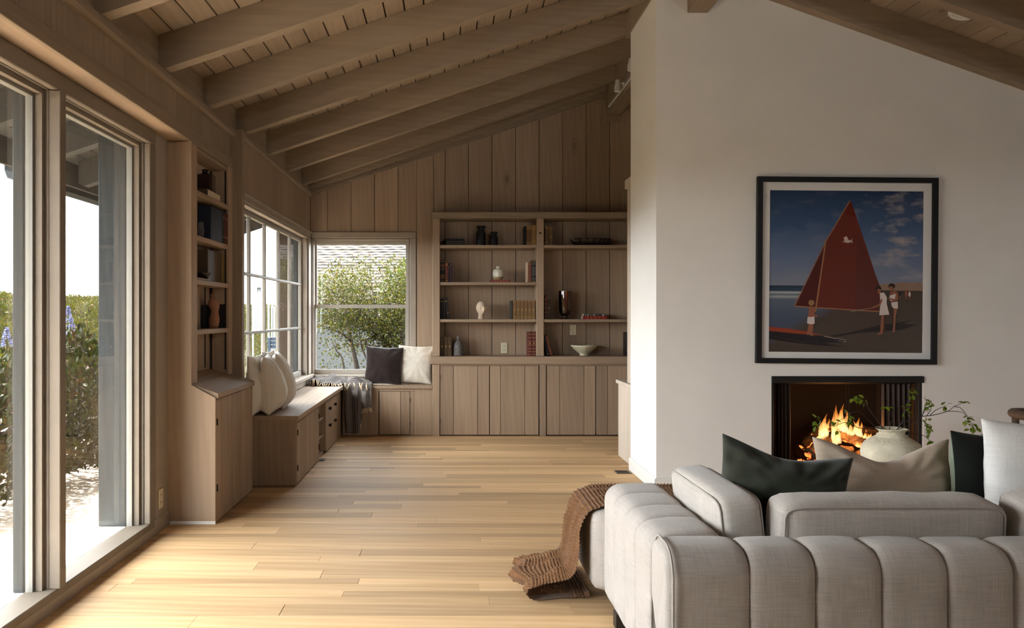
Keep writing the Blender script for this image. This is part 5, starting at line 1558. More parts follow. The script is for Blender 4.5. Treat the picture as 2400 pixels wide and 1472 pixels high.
# embers
rg = np.random.default_rng(5)
mb = MB()
for i in range(520):
    x = rg.uniform(fX(1872), fX(2080)); y = rg.uniform(5.86, 6.28)
    hgt = .055 * math.exp(-((x - fX(1970)) / .28) ** 2)
    z = fz0 + .016 + rg.uniform(0, 1) * hgt
    s = rg.uniform(.007, .018)
    q = rg.normal(size=(6, 3)); 
    O = np.array([[1, 0, 0], [-1, 0, 0], [0, 1, 0], [0, -1, 0], [0, 0, 1], [0, 0, -1]]) * s * (1 + .3 * rg.normal(size=(6, 1)))
    mb.add((O + np.array([x, y, z])).tolist(), [(0, 2, 4), (2, 1, 4), (1, 3, 4), (3, 0, 4), (2, 0, 5), (1, 2, 5), (3, 1, 5), (0, 3, 5)])
T_ = NT('glowing_embers')
_g = T_.n('NewGeometry').outputs['Position']
_n = T_.noise(_g, 24, 4, .6)
_c = T_.ramp(_n, [(.35, (.9, .05, .01)), (.6, (1.0, .22, .04)), (.8, (1.0, .55, .18))])
_e = T_.n('Emission', Color=_c, Strength=T_.math('MULTIPLY', T_.ramp(_n, [(.42, 0.02), (.62, 1.0)]), 0.8))
M['ember'] = T_.done(T_.n('AddShader', i0=T_.bsdf((.02, .012, .01), .95).outputs[0], i1=_e.outputs[0]))
tag(mb.build('embers', M['ember']), 'bed of glowing red embers under the logs', 'embers', kind='stuff')
# flames
M['flame'] = emit_ramp('flame', [(0.0, (1.0, .45, .12)), (.18, (1.0, .70, .34)), (.45, (1.0, .50, .15)), (.75, (.95, .30, .05)), (1.0, (.8, .16, .02))], 0.55)
fire = thing('fire', 'tall yellow flames rising from the logs', 'fire', (fX(1975), 6.02, .30))
def flame(pb, pt, zb_, zt_, r, y, seed):
    """one tongue from pixel column pb at its base to pt at the tip"""
    n, m = 22, 14
    P = np.zeros((n, m, 3))
    for i in range(n):
        t = i / (n - 1)
        rad = r * (1.0 * (1 - t) ** .9 * (0.55 + 1.6 * t ** .6 * (1 - t)) + .001)
        cx = fX(pb, y) + (fX(pt, y) - fX(pb, y)) * t ** 1.5 + .010 * math.sin(t * 7 + seed) * t
        for j in range(m):
            a = 2 * math.pi * j / m
            k = 1 + .25 * math.sin(3 * a + t * 5 + seed)
            P[i, j] = (cx + rad * k * math.cos(a), y + .6 * rad * k * math.sin(a), zb_ + (zt_ - zb_) * t)
    mb = MB().grid(P, cv=True)
    mb.build('flame_tongue', M['flame'], fire, True)
for k, (pb, pt, yb0, yt0, r, y) in enumerate([
    (1928, 1939, 1030, 966, .030, 6.02), (1922, 1930, 1032, 976, .022, 6.06), (1935, 1944, 1024, 978, .024, 6.0), (1915, 1924, 1034, 1012, .016, 6.0),
    (1960, 1962, 1038, 944, .040, 6.02), (1968, 1977, 1022, 943, .036, 6.06), (1955, 1952, 1036, 958, .024, 5.99), (1980, 1985, 1018, 958, .028, 6.03),
    (1964, 1960, 1040, 990, .034, 5.96), (1990, 1997, 1020, 985, .018, 6.0), (1972, 1970, 1020, 965, .04, 6.08),
    (2010, 2011, 1022, 976, .026, 6.02), (2015, 2019, 1026, 986, .024, 6.0), (2005, 2002, 1018, 982, .018, 6.04), (2026, 2030, 1028, 1012, .014, 6.0), (1996, 1999, 1022, 1000, .02, 5.99), (2012, 2008, 1048, 1036, .022, 5.93), (1958, 1956, 1044, 1018, .02, 5.95), (2034, 2046, 1030, 1014, .016, 6.1)]):
    flame(pb, pt, fZ(yb0, y), fZ(yt0, y), r, y, k * 1.3)
fl = bpy.data.lights.new('firelight', 'POINT'); fl.energy = 4.0; fl.color = (1.0, .42, .12); fl.shadow_soft_size = .12
flo = bpy.data.objects.new('firelight', fl); COL.objects.link(flo); flo.parent = fire
flo.location = Vector((fX(1970), 5.90, .42)) - Vector(fire.location)

# ---- framed photograph
PY = YCH - .034
pk = PY / F
pw, ph_ = 423.5 * pk, 438 * pk
pc = Vector((xat(1986.5, PY), YCH - .002, zat(634, PY)))
pic = thing('framed_picture', 'large black-framed beach photograph with red sail above the fireplace', 'picture', pc)
ROLL = math.radians(.5)
def pv(u, v, d):
    """u right, v down in 0..1 of the frame, d = distance out from the wall"""
    x, z = (u - .5) * pw, (.5 - v) * ph_
    return (pc.x + x * math.cos(ROLL) + z * math.sin(ROLL), pc.y - d, pc.z + z * math.cos(ROLL) - x * math.sin(ROLL))
fw = .040
def ring(name, m, u0, v0, u1, v1, iu0, iv0, iu1, iv1, d0, d1):
    O = [(u0, v0), (u1, v0), (u1, v1), (u0, v1)]; I = [(iu0, iv0), (iu1, iv0), (iu1, iv1), (iu0, iv1)]
    V = [pv(*p, d0) for p in O + I] + [pv(*p, d1) for p in O + I]
    Fc = []
    for i in range(4):
        j = (i + 1) % 4
        Fc += [(i, j, 4 + j, 4 + i), (8 + i, 12 + i, 12 + j, 8 + j), (i, 8 + i, 8 + j, j), (4 + i, 4 + j, 12 + j, 12 + i)]
    return MB().add(V, Fc).build(name, m, pic)
a, b = .038 / pw, .038 / ph_
ring('frame', M['black_frame'], 0, 0, 1, 1, a, b, 1 - a, 1 - b, 0, .034)
M['mat_board'] = plain('white_mat_board', (.72, .70, .68), .9)
u0, v0, u1, v1 = .0735, .071, .9265, .939
ring('mat_board', M['mat_board'], a, b, 1 - a, 1 - b, u0, v0, u1, v1, .0100, .0130)
bx('backing', M['black'], pic, pc.x - pw * .45, pc.x + pw * .45, pc.y - .006, pc.y - .001, pc.z - ph_ * .45, pc.z + ph_ * .45, 0)
# print: a flat sheet, the image itself made of flat coloured shapes
GAIN = 1.4
def ink(name, c): return plain('print_' + name, tuple(min(.9, v * GAIN) for v in srgb(*c)), .7, spec=.15)
T_ = NT('print_sky_and_sea')
_uv = T_.n('UVMap').outputs[0]
_s = T_.n('SeparateXYZ', i0=_uv)
_u, _v = _s.outputs[0], _s.outputs[1]
G = lambda c: tuple(min(.9, q * GAIN) for q in srgb(*c))
_sky = T_.ramp(_v, [(0.0, G((30, 48, 76))), (.22, G((50, 72, 104))), (.42, G((82, 96, 122))), (.60, G((108, 112, 126)))])
_cl = T_.noise(T_.vmap(_uv, (3.0, 7.5, 1)), 1.4, 6, .6)
_mask = T_.math('MULTIPLY', T_.ramp(_u, [(.45, .0), (.85, 1.0)]), T_.ramp(_v, [(.0, 1.0), (.12, .75), (.3, .9), (.55, .3)]))
_cf = T_.math('MULTIPLY', T_.ramp(_cl, [(.50, 0.0), (.66, 1.0)]), T_.math('ADD', T_.math('MULTIPLY', _mask, .85), .10))
_sky = T_.mix(_cf, _sky, G((150, 140, 136)))
_wn = T_.noise(T_.vmap(_uv, (5, 60, 1)), 1.0, 3)
_sea = T_.ramp(_v, [(.588, G((22, 38, 56))), (.622, G((40, 58, 74))), (.628, G((150, 152, 152))), (.645, G((74, 84, 96))), (.655, G((140, 142, 142))), (.672, G((76, 84, 100))), (.80, G((58, 66, 84)))])
_sn = T_.noise(T_.vmap(_uv, (30, 60, 1)), 1.0, 4)
_sand = T_.mix(_sn, G((44, 34, 30)), G((72, 58, 48)))
_edge = T_.math('ADD', _v, T_.math('MULTIPLY', _u, .52))
_ss = T_.mix(T_.ramp(T_.math('ADD', _edge, T_.math('MULTIPLY', _wn, .06)), [(.93, 0.0), (1.0, 1.0)]), _sea, _sand)
_col = T_.mix(T_.math('GREATER_THAN', _v, .588), _sky, _ss)
M['print_ground'] = T_.done(T_.bsdf(_col, .7, spec=.15))
inks = {'sail': ink('sail', (84, 26, 16)), 'sail_dark': ink('sail_dark', (64, 12, 10)), 'sail_mid': ink('sail_mid', (74, 24, 18)), 'spar': ink('spar', (134, 92, 60)), 'cloth': ink('white_cloth', (176, 164, 158)), 'skin': ink('skin', (122, 74, 52)), 'skin_dark': ink('skin_dark', (58, 36, 30)), 'hair': ink('hair', (28, 20, 18)), 'blond': ink('blond', (130, 92, 60)), 'cliff': ink('cliff', (120, 96, 80)), 'shade': ink('shade', (26, 20, 20)), 'hull': ink('hull', (22, 16, 22)), 'deck': ink('deck', (122, 46, 24)), 'fish': ink('fish', (165, 148, 142)), 'rope': ink('rope', (140, 118, 104)), 'far': ink('far_people', (140, 70, 60))}
mats = [M['print_ground']] + list(inks.values()); mi = {k: i + 1 for i, k in enumerate(inks)}
pr = MB()
pr.add([pv(u0 - .004, v0 - .004, .0085), pv(u1 + .004, v0 - .004, .0085), pv(u1 + .004, v1 + .004, .0085), pv(u0 - .004, v1 + .004, .0085)], [(0, 1, 2, 3)], 0, [(0, 0), (1, 0), (1, 1), (0, 1)])
LAY = [0]
def shape(k, pts):
    """pts in pixels of the enlarged view of the photograph (print = 168..1283 x 165..1330)"""
    LAY[0] += 1
    d = .0086 + LAY[0] * .00015
    V, U = [], []
    for x, y in pts:
        u, v = (x - 168) / 1115, (y - 165) / 1165
        V.append(pv(u0 + (u1 - u0) * u, v0 + (v1 - v0) * v, d)); U.append((u, v))
    pr.add(V, [tuple(range(len(pts)))], mi[k], U)
def line(k, a, b, w):
    dx, dy = b[0] - a[0], b[1] - a[1]; L = math.hypot(dx, dy); nx, ny = -dy / L * w / 2, dx / L * w / 2
    shape(k, [(a[0] + nx, a[1] + ny), (b[0] + nx, b[1] + ny), (b[0] - nx, b[1] - ny), (a[0] - nx, a[1] - ny)])
def blob(k, cx, cy, rx, ry, n=14):
    shape(k, [(cx + rx * math.cos(2 * math.pi * i / n), cy + ry * math.sin(2 * math.pi * i / n)) for i in range(n)])
shape('cliff', [(930, 880), (960, 845), (1010, 832), (1080, 828), (1140, 820), (1200, 824), (1281, 818), (1281, 882)])
shape('shade', [(620, 1210), (760, 1185), (980, 1130), (1110, 1112), (1230, 1085), (1140, 1120), (1245, 1125), (1130, 1165), (1000, 1175), (820, 1190), (640, 1222)])
shape('sail', [(755, 232), (800, 360), (880, 590), (940, 770), (985, 880), (965, 1034), (800, 1026), (640, 1016), (500, 1008), (357, 998), (420, 870), (500, 700), (585, 520), (680, 360)])
shape('sail_dark', [(575, 545), (500, 700), (420, 870), (365, 994), (505, 1006), (530, 880)])
shape('sail_mid', [(808, 520), (845, 520), (940, 790), (980, 890), (965, 1030), (800, 1022)])
line('sail_dark', (808, 520), (797, 1022), 3)
line('spar', (750, 236), (580, 525), 7); line('spar', (580, 525), (352, 996), 6)
line('spar', (577, 520), (540, 790), 10); line('spar', (540, 790), (505, 1040), 11)
line('spar', (352, 1000), (970, 1034), 7)
shape('fish', [(690, 531), (712, 527), (706, 502), (728, 492), (740, 518), (758, 524), (768, 506), (766, 524), (774, 543), (757, 533), (738, 543), (722, 536), (706, 540), (712, 533)])
shape('deck', [(168, 1150), (300, 1160), (440, 1182), (560, 1208), (300, 1200), (168, 1182)])
shape('hull', [(168, 1180), (300, 1192), (480, 1206), (600, 1220), (725, 1248), (700, 1262), (560, 1262), (380, 1250), (168, 1212)])
shape('shade', [(168, 1214), (380, 1252), (560, 1264), (720, 1288), (560, 1284), (330, 1262), (168, 1236)])
line('rope', (570, 1215), (660, 1232), 5); line('rope', (660, 1228), (722, 1240), 4); line('rope', (722, 1240), (726, 1256), 4); line('rope', (726, 1256), (670, 1246), 3)
# child at the mast
blob('blond', 475, 975, 22, 22); shape('skin', [(458, 1010), (490, 1005), (500, 1040), (498, 1080), (450, 1082)]); line('skin', (485, 1060), (518, 1072), 14); line('skin', (490, 1030), (505, 1018), 12)
shape('cloth', [(448, 1078), (498, 1075), (500, 1125), (472, 1132), (444, 1122)]); shape('skin', [(456, 1128), (476, 1130), (466, 1205), (442, 1205)]); shape('skin', [(472, 1130), (492, 1128), (484, 1200), (498, 1212), (468, 1212)])
# woman in the white dress
blob('hair', 962, 872, 20, 24); blob('skin', 965, 886, 14, 18); shape('cloth', [(970, 900), (1000, 896), (1022, 930), (1020, 975), (975, 985)]); shape('cloth', [(975, 980), (1020, 972), (1040, 1055), (968, 1060)])
line('skin', (985, 945), (970, 985), 14); line('skin', (970, 985), (920, 1006), 12); shape('skin', [(982, 1060), (1012, 1060), (1000, 1130), (992, 1195), (948, 1202), (975, 1180)]); shape('skin_dark', [(1002, 1060), (1020, 1060), (1010, 1188), (996, 1190)])
# woman in the white two-piece
blob('hair', 1056, 850, 24, 20); blob('skin', 1052, 866, 14, 17); shape('skin', [(1042, 890), (1090, 880), (1104, 920), (1100, 950), (1050, 966)]); shape('cloth', [(1040, 918), (1085, 905), (1092, 945), (1046, 958)])
line('skin', (1095, 900), (1085, 950), 16); line('skin', (1085, 950), (1030, 940), 13); shape('cloth', [(1052, 968), (1100, 960), (1102, 1010), (1060, 1012)]); shape('skin', [(1070, 1010), (1098, 1010), (1084, 1080), (1082, 1178), (1064, 1184)]); shape('skin_dark', [(1044, 985), (1072, 1010), (1070, 1160), (1058, 1100)])
line('rope', (920, 1006), (755, 1036), 3)
for x, y, k in ((1115, 905, 'hair'), (1160, 902, 'far'), (1184, 908, 'cloth')):
    blob(k, x, y, 9, 20, 8); blob('skin', x, y - 22, 5, 6, 8); line('skin', (x, y + 15), (x, y + 38), 7)
pr.build('print', mats, pic, recalc=False)
T_ = NT('picture_glass')
_gl = T_.n('BsdfGlossy', Color=(1, 1, 1, 1), Roughness=.02)
M['pic_glass'] = T_.done(T_.n('MixShader', i0=.012, i1=T_.n('BsdfTransparent').outputs[0], i2=_gl.outputs[0]))
MB().add([pv(a, b, .021), pv(1 - a, b, .021), pv(1 - a, 1 - b, .021), pv(a, 1 - b, .021), pv(a, b, .0225), pv(1 - a, b, .0225), pv(1 - a, 1 - b, .0225), pv(a, 1 - b, .0225)], [(0, 1, 2, 3), (4, 5, 6, 7), (0, 1, 5, 4), (1, 2, 6, 5), (2, 3, 7, 6), (3, 0, 4, 7)]).build('glazing', M['pic_glass'], pic)

# ---- coffee table, vase and branches
YV = 4.35
vk = YV / F
tb = thing('coffee_table', 'low light oak coffee table behind the sofa pillows carrying the vase', 'table', (2.27, 4.35, 0))
ZTT = .400
MB().prism([(2.02, 4.12), (2.52, 4.12), (2.57, 4.17), (2.57, 4.53), (2.52, 4.58), (2.02, 4.58), (1.97, 4.53), (1.97, 4.17)], 'z', ZTT - .04, ZTT).build('table_top', M['oak'], tb)
for x in (2.04, 2.50):
    for y in (4.19, 4.51):
        bx('leg', M['oak'], tb, x - .03, x + .03, y - .03, y + .03, .0012, ZTT - .041, .005)
vx = xat(2090.5, YV)
def vz(py): return zat(py, YV)
prof_px = [(0.55, 1141), (.62, 1136), (.80, 1118), (.94, 1098), (1.0, 1076), (1.005, 1062), (.97, 1047), (.86, 1032), (.70, 1022), (.57, 1014.5), (.475, 1010), (.50, 1006.5), (.43, 1004), (.405, 1000), (.42, 996.0), (.46, 992), (.515, 1004 - 14.5), (.52, 987.2), (.495, 986.6), (.40, 993), (.36, 1000), (.38, 1008), (.60, 1022)]
prof_px = [(r, y + 17) for r, y in prof_px]
R0 = 66.5 * vk
hz = ZTT + .0008
top_z = vz(1003.5)
prof = []
for r, y in prof_px:
    prof.append((r * R0, vz(y) - hz))
zmin = prof[0][1]
prof = [(r, max(z - zmin * (top_z - hz - z) / (top_z - hz - zmin), 0)) for r, z in prof]
mb = MB().lathe(prof, (vx, YV, hz), 64)
V = np.array(mb.v); d = V - np.array([vx, YV, 0]); d[:, 2] = 0
V = V + d * (vnoise(V, 16, 2) * .012 + vnoise(V, 40, 3) * .006)[:, None]; V[:, 2] += vnoise(V, 12, 6) * .002 * (V[:, 2] > hz + .03)
mb.v = V.tolist()
tag(mb.build('vase', M['vase_clay'], None, True), 'large round cream clay vase holding leafy branches in front of the fire', 'vase')

LEAF = None
M['sprig'] = leaf_mat('fresh_green_leaf', [(.08, .125, .014), (.125, .17, .02), (.17, .205, .024), (.10, .15, .024)], .35)
def leaf_mesh(name, L, W, mat, fold=.25, curl=.15):
    P = []
    ws = [0.05, .62, .95, 1.0, .78, .40, .03]
    for i, w in enumerate(ws):
        t = i / (len(ws) - 1)
        z = -curl * L * t * t
        P.append([(-W / 2 * w, L * t, z + fold * W / 2 * w), (0, L * t, z), (W / 2 * w, L * t, z + fold * W / 2 * w)])
    me = MB().grid(np.array(P)).build(name, mat, None, True, recalc=False)
    m = me.data
    bpy.data.objects.remove(me)
    return m
sprig_leaf = leaf_mesh('leaf', .036, .022, M['sprig'])
def put_leaf(parent, pos, direc, scale, mesh, name='leaf', roll=0.0):
    d = Vector(direc).normalized()
    up = Vector((0, 0, 1)) if abs(d.z) < .9 else Vector((1, 0, 0))
    xax = d.cross(up).normalized(); zax = xax.cross(d).normalized()
    R = Matrix((xax, d, zax)).transposed().to_4x4() @ Matrix.Rotation(roll, 4, 'Y')
    o = bpy.data.objects.new(name, mesh)
    COL.objects.link(o)
    o.parent = parent
    off = Vector((0, 0, 0)); r = parent
    while r is not None: off += Vector(r.location); r = r.parent
    o.matrix_basis = Matrix.Translation(Vector(pos) - off) @ R @ Matrix.Diagonal((scale, scale, scale, 1))
    return o
rb_ = random.Random(11)
def branch(label, px_path, leaves, r0=.0026, dy=(0, 0), subs=()):
    """path in pixels, drawn at about the depth of the vase"""
    n = len(px_path)
    pts = []
    for i, (x, y) in enumerate(px_path):
        Yd = YV + dy[0] + (dy[1] - dy[0]) * i / max(1, n - 1) + (rb_.uniform(-.01, .01) if i else 0)
        pts.append(at(x, y, Yd))
    t = thing('branch', label, 'branch', pts[0], 'leafy branches in the vase')
    MB().tube(pts, [r0 * (1 - .65 * i / max(1, n - 1)) for i in range(n)], 6).build('stem', M['twig'], t, True)
    yend = YV + dy[1]
    for sp in subs:
        q = [at(x, y, YV + dy[0] + (dy[1] - dy[0]) * .7 + rb_.uniform(-.01, .01)) for x, y in sp]
        MB().tube(q, [r0 * .55 * (1 - .5 * i / len(q)) for i in range(len(q))], 5).build('twig', M['twig'], t, True)
    for (cx_, cy_, sx_, sy_, cnt) in leaves:
        for k_ in range(cnt):
            x = cx_ + rb_.uniform(-sx_, sx_); y = cy_ + rb_.uniform(-sy_, sy_)
            p = at(x, y, yend + rb_.uniform(-.02, .02))
            d = (rb_.uniform(-1, 1), rb_.uniform(-.6, .2), rb_.uniform(-.9, .6))
            put_leaf(t, p, d, rb_.uniform(.65, 1.0), sprig_leaf, roll=rb_.uniform(-1.0, 1.0))
mouth = (2087, 1030)
branch('thin branch reaching up and left over the fire', [(2078, 1030), (2071, 1005.6), (2040, 963.7), (2028, 945.8), (2018, 934), (2003, 936)], [(2004, 934, 7, 6, 7), (2013, 928, 6, 4, 3), (2024, 940, 6, 5, 4)], dy=(0, .04))
branch('short branch with three leaves above the vase mouth', [(2086, 1030), (2084.7, 1007), (2088, 990), (2095, 981.6), (2087, 967), (2083, 956)], [(2079, 956, 6, 5, 3), (2086, 953, 3, 3, 2)], dy=(0, .03))
branch('upright branch with yellow-green leaves right of the vase mouth', [(2098, 1030), (2105, 1003), (2117, 982), (2124, 955), (2129, 932), (2138, 914)], [(2121, 968, 8, 7, 8), (2125, 953, 5, 5, 4), (2133, 924, 7, 5, 6), (2139, 914, 4, 4, 4)], dy=(0, .02))
branch('long branch reaching out to the right and drooping at its end', [(2094, 1030), (2102, 1008), (2116, 990), (2140, 983), (2160, 976), (2182, 974), (2205, 969), (2224, 963), (2236, 953), (2257, 944)], [(2171, 957, 5, 4, 5), (2183, 943, 4, 4, 3), (2214, 951, 8, 5, 8), (2259, 944, 5, 3, 4), (2266, 985, 6, 7, 9), (2277, 1000, 7, 8, 10), (2285, 1006, 3, 5, 3)], r0=.0036, dy=(0, -.06),
       subs=[[(2236, 953), (2250, 955), (2260, 965), (2268, 977), (2277, 992), (2286, 1009)], [(2216, 964), (2240, 964), (2256, 966), (2266, 977)], [(2180, 973), (2192, 962), (2204, 956), (2213, 953)], [(2172, 975), (2181, 962), (2184, 947), (2181, 938)], [(2160, 976), (2168, 962), (2172, 956)], [(2162, 974), (2172, 940), (2165, 931)]])
branch('drooping branch beside the white edge of the fireplace', [(2096, 1030), (2108, 1006), (2135, 995), (2158, 985), (2168, 990), (2171, 1003), (2176, 1014)], [(2168, 992, 5, 7, 6), (2174, 1008, 6, 6, 7), (2179, 1016, 5, 4, 4), (2179, 983, 5, 2, 2)], dy=(0, -.05))
branch('lowest branch hanging down right of the vase', [(2100, 1032), (2112, 1010), (2140, 1018), (2162, 1020), (2170, 1024), (2178, 1032), (2180, 1046), (2179, 1058)], [(2179, 1036, 5, 4, 5), (2184, 1046, 7, 4, 6), (2181, 1056, 7, 6, 7)], dy=(0, -.08))
branch('low branch crossing in front of the flames on the left', [(2080, 1030), (2066, 1005), (2040, 1001), (2017, 1004), (2008, 1001.5), (1994, 990.6), (1977, 990.6), (1965, 995), (1954.6, 1000), (1940, 992), (1923, 984.6)], [(1917, 984, 6, 5, 6), (1914, 996, 4, 4, 5), (1956, 986, 6, 6, 6), (1992, 990, 7, 5, 7), (1962, 1012, 3, 8, 3)], dy=(0, -.03),
       subs=[[(1961, 998), (1966, 986), (1980, 978), (1990, 970), (1998, 966), (2008, 964)]])
branch('thin arching branch with leaves beside the tallest flame', [(2076, 1030), (2060, 1006), (2035, 985), (2022, 970), (2010, 964), (1998, 967), (1992, 972)], [(1989, 968, 5, 5, 4), (1992, 977, 4, 4, 3)], r0=.0018, dy=(.0, .02))

# ---- lamps
rl = thing('downlight', 'round white recessed downlight in the right-hand ceiling', 'lamp', (3.52, 5.44, raft_r(3.52) + DECK))
sl = math.atan(SR)
def on_slope(mb):
    V = np.array(mb.v); c0 = np.array([3.52, 5.44, raft_r(3.52) + DECK])
    X, Y, Z = V[:, 0], V[:, 1], V[:, 2]
    mb.v = np.stack([c0[0] + X * math.cos(sl) + Z * math.sin(sl), c0[1] + Y, c0[2] - X * math.sin(sl) + Z * math.cos(sl)], -1).tolist()
    return mb
on_slope(MB().lathe([(.052, -.0005), (.052, -.010), (.060, -.014), (.078, -.010), (.083, -.003), (.083, -.0005)], (0, 0, 0), 36)).build('trim_ring', M['lamp_white'], rl, 40)
on_slope(MB().lathe([(.0515, -.004), (.046, -.006), (.02, -.0065)], (0, 0, 0), 36)).build('lens', M['lamp_white'], rl, 40)
tk = thing('track_light', 'white track light with spot heads on the side of the ridge beam', 'lamp', (1.73, 7.7, 3.57))
bx('track', M['lamp_white'], tk, 1.714, 1.7345, 6.75, 8.60, 3.552, 3.586, .003)
bx('track_slot', M['slot'], tk, 1.7128, 1.7139, 6.77, 8.58, 3.563, 3.574, 0)
def spot(Y, z):
    x = 1.652
    MB().lathe([(.030, -.075), (.033, -.073), (.033, -.02), (.026, -.005), (.024, .035), (.021, .04)], (x, Y, z), 20).build('spot_head', M['lamp_white'], tk, 40)
    MB().tube([(x + .02, Y, z + .01), (1.69, Y, z + .012), (1.713, Y, 3.569)], .006, 8).build('arm', M['lamp_white'], tk)
    MB().box(1.698, 1.7127, Y - .03, Y + .03, 3.556, 3.584, .003).build('adapter', M['lamp_white'], tk)
spot(7.80, 3.572); spot(7.22, 3.60)

# ---- armchair at the right edge
chv = thing('armchair', 'brown leather armchair with curved wooden rail at the right edge', 'armchair', (3.72, 4.75, 0))
ctr = Vector((3.80, 4.75, 0))
def curve_pt(a, r): return (ctr.x + r * math.cos(a), ctr.y + r * math.sin(a))
angs = np.linspace(math.radians(60), math.radians(300), 30)
MB().tube([(*curve_pt(a, .34), .655 + .03 * math.cos((a - math.pi) * .9)) for a in angs], .028, 10).build('top_rail', M['chair_wood'], chv, True)
P = np.array([[(*curve_pt(a, .30 - .02 * t), .40 + .235 * t) for t in np.linspace(0, 1, 6)] for a in angs])
o = MB().grid(P).build('back_pad', M['leather'], chv, True, recalc=False)
md = o.modifiers.new('thickness', 'SOLIDIFY'); md.thickness = .035
weld(rbox((3.82, 4.75, .365), (.29, .28, .065), .04, .012, 10).build('seat_pad', M['leather'], chv))
for a in (70, 135, 225, 290):
    q = curve_pt(math.radians(a), .33)
    MB().tube([(q[0], q[1], .002), (q[0], q[1], .65)], [.016, .021], 8).build('leg', M['chair_wood'], chv, True)
MB().tube([(*curve_pt(a, .325), .285) for a in angs], .016, 8).build('seat_rail', M['chair_wood'], chv, True)
# ------------------------------------------------------------------ outside
def leaf_cloud(name, C, D, L, W, mat, parent=None, seed=0, kind='stuff', fold=.3):
    """many folded leaf blades in one mesh; C centres, D directions, L lengths"""
    rg = np.random.default_rng(seed)
    n = len(C)
    D = D / (np.linalg.norm(D, axis=1, keepdims=True) + 1e-9)
    R = rg.normal(size=(n, 3)); X = np.cross(D, R); X /= np.linalg.norm(X, axis=1, keepdims=True) + 1e-9
    Z = np.cross(X, D)
    L = np.broadcast_to(np.asarray(L, float).reshape(-1, 1), (n, 1)); Wd = L * W
    b = C - D * L * .5
    V = np.stack([b, C - X * Wd * .5 + Z * Wd * fold * .5 , C + D * L * .5, C + X * Wd * .5 + Z * Wd * fold * .5], 1).reshape(-1, 3)
    me = bpy.data.meshes.new(name)
    me.vertices.add(4 * n); me.vertices.foreach_set('co', V.astype(np.float32).ravel())
    idx = np.arange(4 * n).reshape(n, 4)
    tri = np.concatenate([idx[:, [0, 1, 2]], idx[:, [0, 2, 3]]], 1).reshape(-1, 3)
    me.loops.add(tri.size); me.loops.foreach_set('vertex_index', tri.ravel().astype(np.int32))
    me.polygons.add(len(tri)); me.polygons.foreach_set('loop_start', (np.arange(len(tri)) * 3).astype(np.int32))
    me.polygons.foreach_set('loop_total', np.full(len(tri), 3, np.int32))
    me.materials.append(mat)
    at_ = me.attributes.new('rnd', 'FLOAT', 'FACE')
    at_.data.foreach_set('value', np.repeat(rg.random(n), 2).astype(np.float32))
    me.update(calc_edges=True); me.validate()
    o = bpy.data.objects.new(name, me)
    COL.objects.link(o)
    if parent is not None:
        o.parent = parent; o.location = -Vector(parent.location)
    if kind: o['kind'] = kind
    return o
M['sand'] = plain('pale_sand', (.30, .255, .205), .95, spec=.05, noise=.16, nscale=6, bump=.6, bscale=14, bdist=.03)
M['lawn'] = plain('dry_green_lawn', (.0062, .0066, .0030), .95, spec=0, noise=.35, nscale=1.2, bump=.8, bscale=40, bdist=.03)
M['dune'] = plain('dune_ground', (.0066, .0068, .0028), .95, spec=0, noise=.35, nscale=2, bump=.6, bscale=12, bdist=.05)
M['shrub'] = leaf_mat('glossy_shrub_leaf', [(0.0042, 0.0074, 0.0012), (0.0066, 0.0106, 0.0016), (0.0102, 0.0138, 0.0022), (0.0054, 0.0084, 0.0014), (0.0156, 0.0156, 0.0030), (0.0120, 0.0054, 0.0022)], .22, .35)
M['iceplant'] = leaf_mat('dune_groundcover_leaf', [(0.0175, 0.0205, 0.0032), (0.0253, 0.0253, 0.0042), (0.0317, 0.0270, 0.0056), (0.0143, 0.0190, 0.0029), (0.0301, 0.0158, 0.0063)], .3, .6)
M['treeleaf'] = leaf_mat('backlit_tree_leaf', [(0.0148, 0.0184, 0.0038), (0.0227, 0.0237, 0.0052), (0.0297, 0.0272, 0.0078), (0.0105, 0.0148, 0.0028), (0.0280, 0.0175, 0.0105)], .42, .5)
M['brightleaf'] = leaf_mat('fresh_bush_leaf', [(0.0140, 0.0224, 0.0035), (0.0182, 0.0280, 0.0042), (0.0224, 0.0308, 0.0063)], .42, .5)
M['bark'] = plain('dark_grey_bark', (.035, .028, .022), .95, noise=.3, nscale=30, bump=.6, bscale=50)
M['blueflower'] = leaf_mat('blue_flower', [(0.0533, 0.0667, 0.1667), (0.0667, 0.0733, 0.1933), (0.0867, 0.0733, 0.1833)], .2, .7)
M['pinkflower'] = leaf_mat('pink_flower', [(0.1833, 0.0733, 0.0667), (0.2067, 0.1000, 0.0900), (0.1667, 0.0533, 0.0467)], .2, .7)
M['orangeflower'] = leaf_mat('orange_tip', [(.40, .12, .03), (.45, .20, .05)], .2, .7)

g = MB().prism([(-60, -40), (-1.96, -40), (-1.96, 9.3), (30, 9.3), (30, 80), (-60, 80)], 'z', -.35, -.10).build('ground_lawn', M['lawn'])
g['kind'] = 'structure'; g['label'] = 'dry green lawn around the house'; g['category'] = 'ground'
# sand bed beside the ledge
nx, ny = 40, 90
X, Y = np.meshgrid(np.linspace(-5.2, -1.93, nx), np.linspace(-4, 10.5, ny), indexing='ij')
Zg = -.085 + .018 * vnoise(np.stack([X, Y, X * 0], -1), 1.3, 4) + .007 * vnoise(np.stack([X, Y, X * 0], -1), 5, 5)
o = MB().grid(np.stack([X, Y, Zg], -1)).build('ground_sand', M['sand'], None, True)
o['kind'] = 'structure'; o['label'] = 'pale sand strip along the left side of the house'; o['category'] = 'ground'
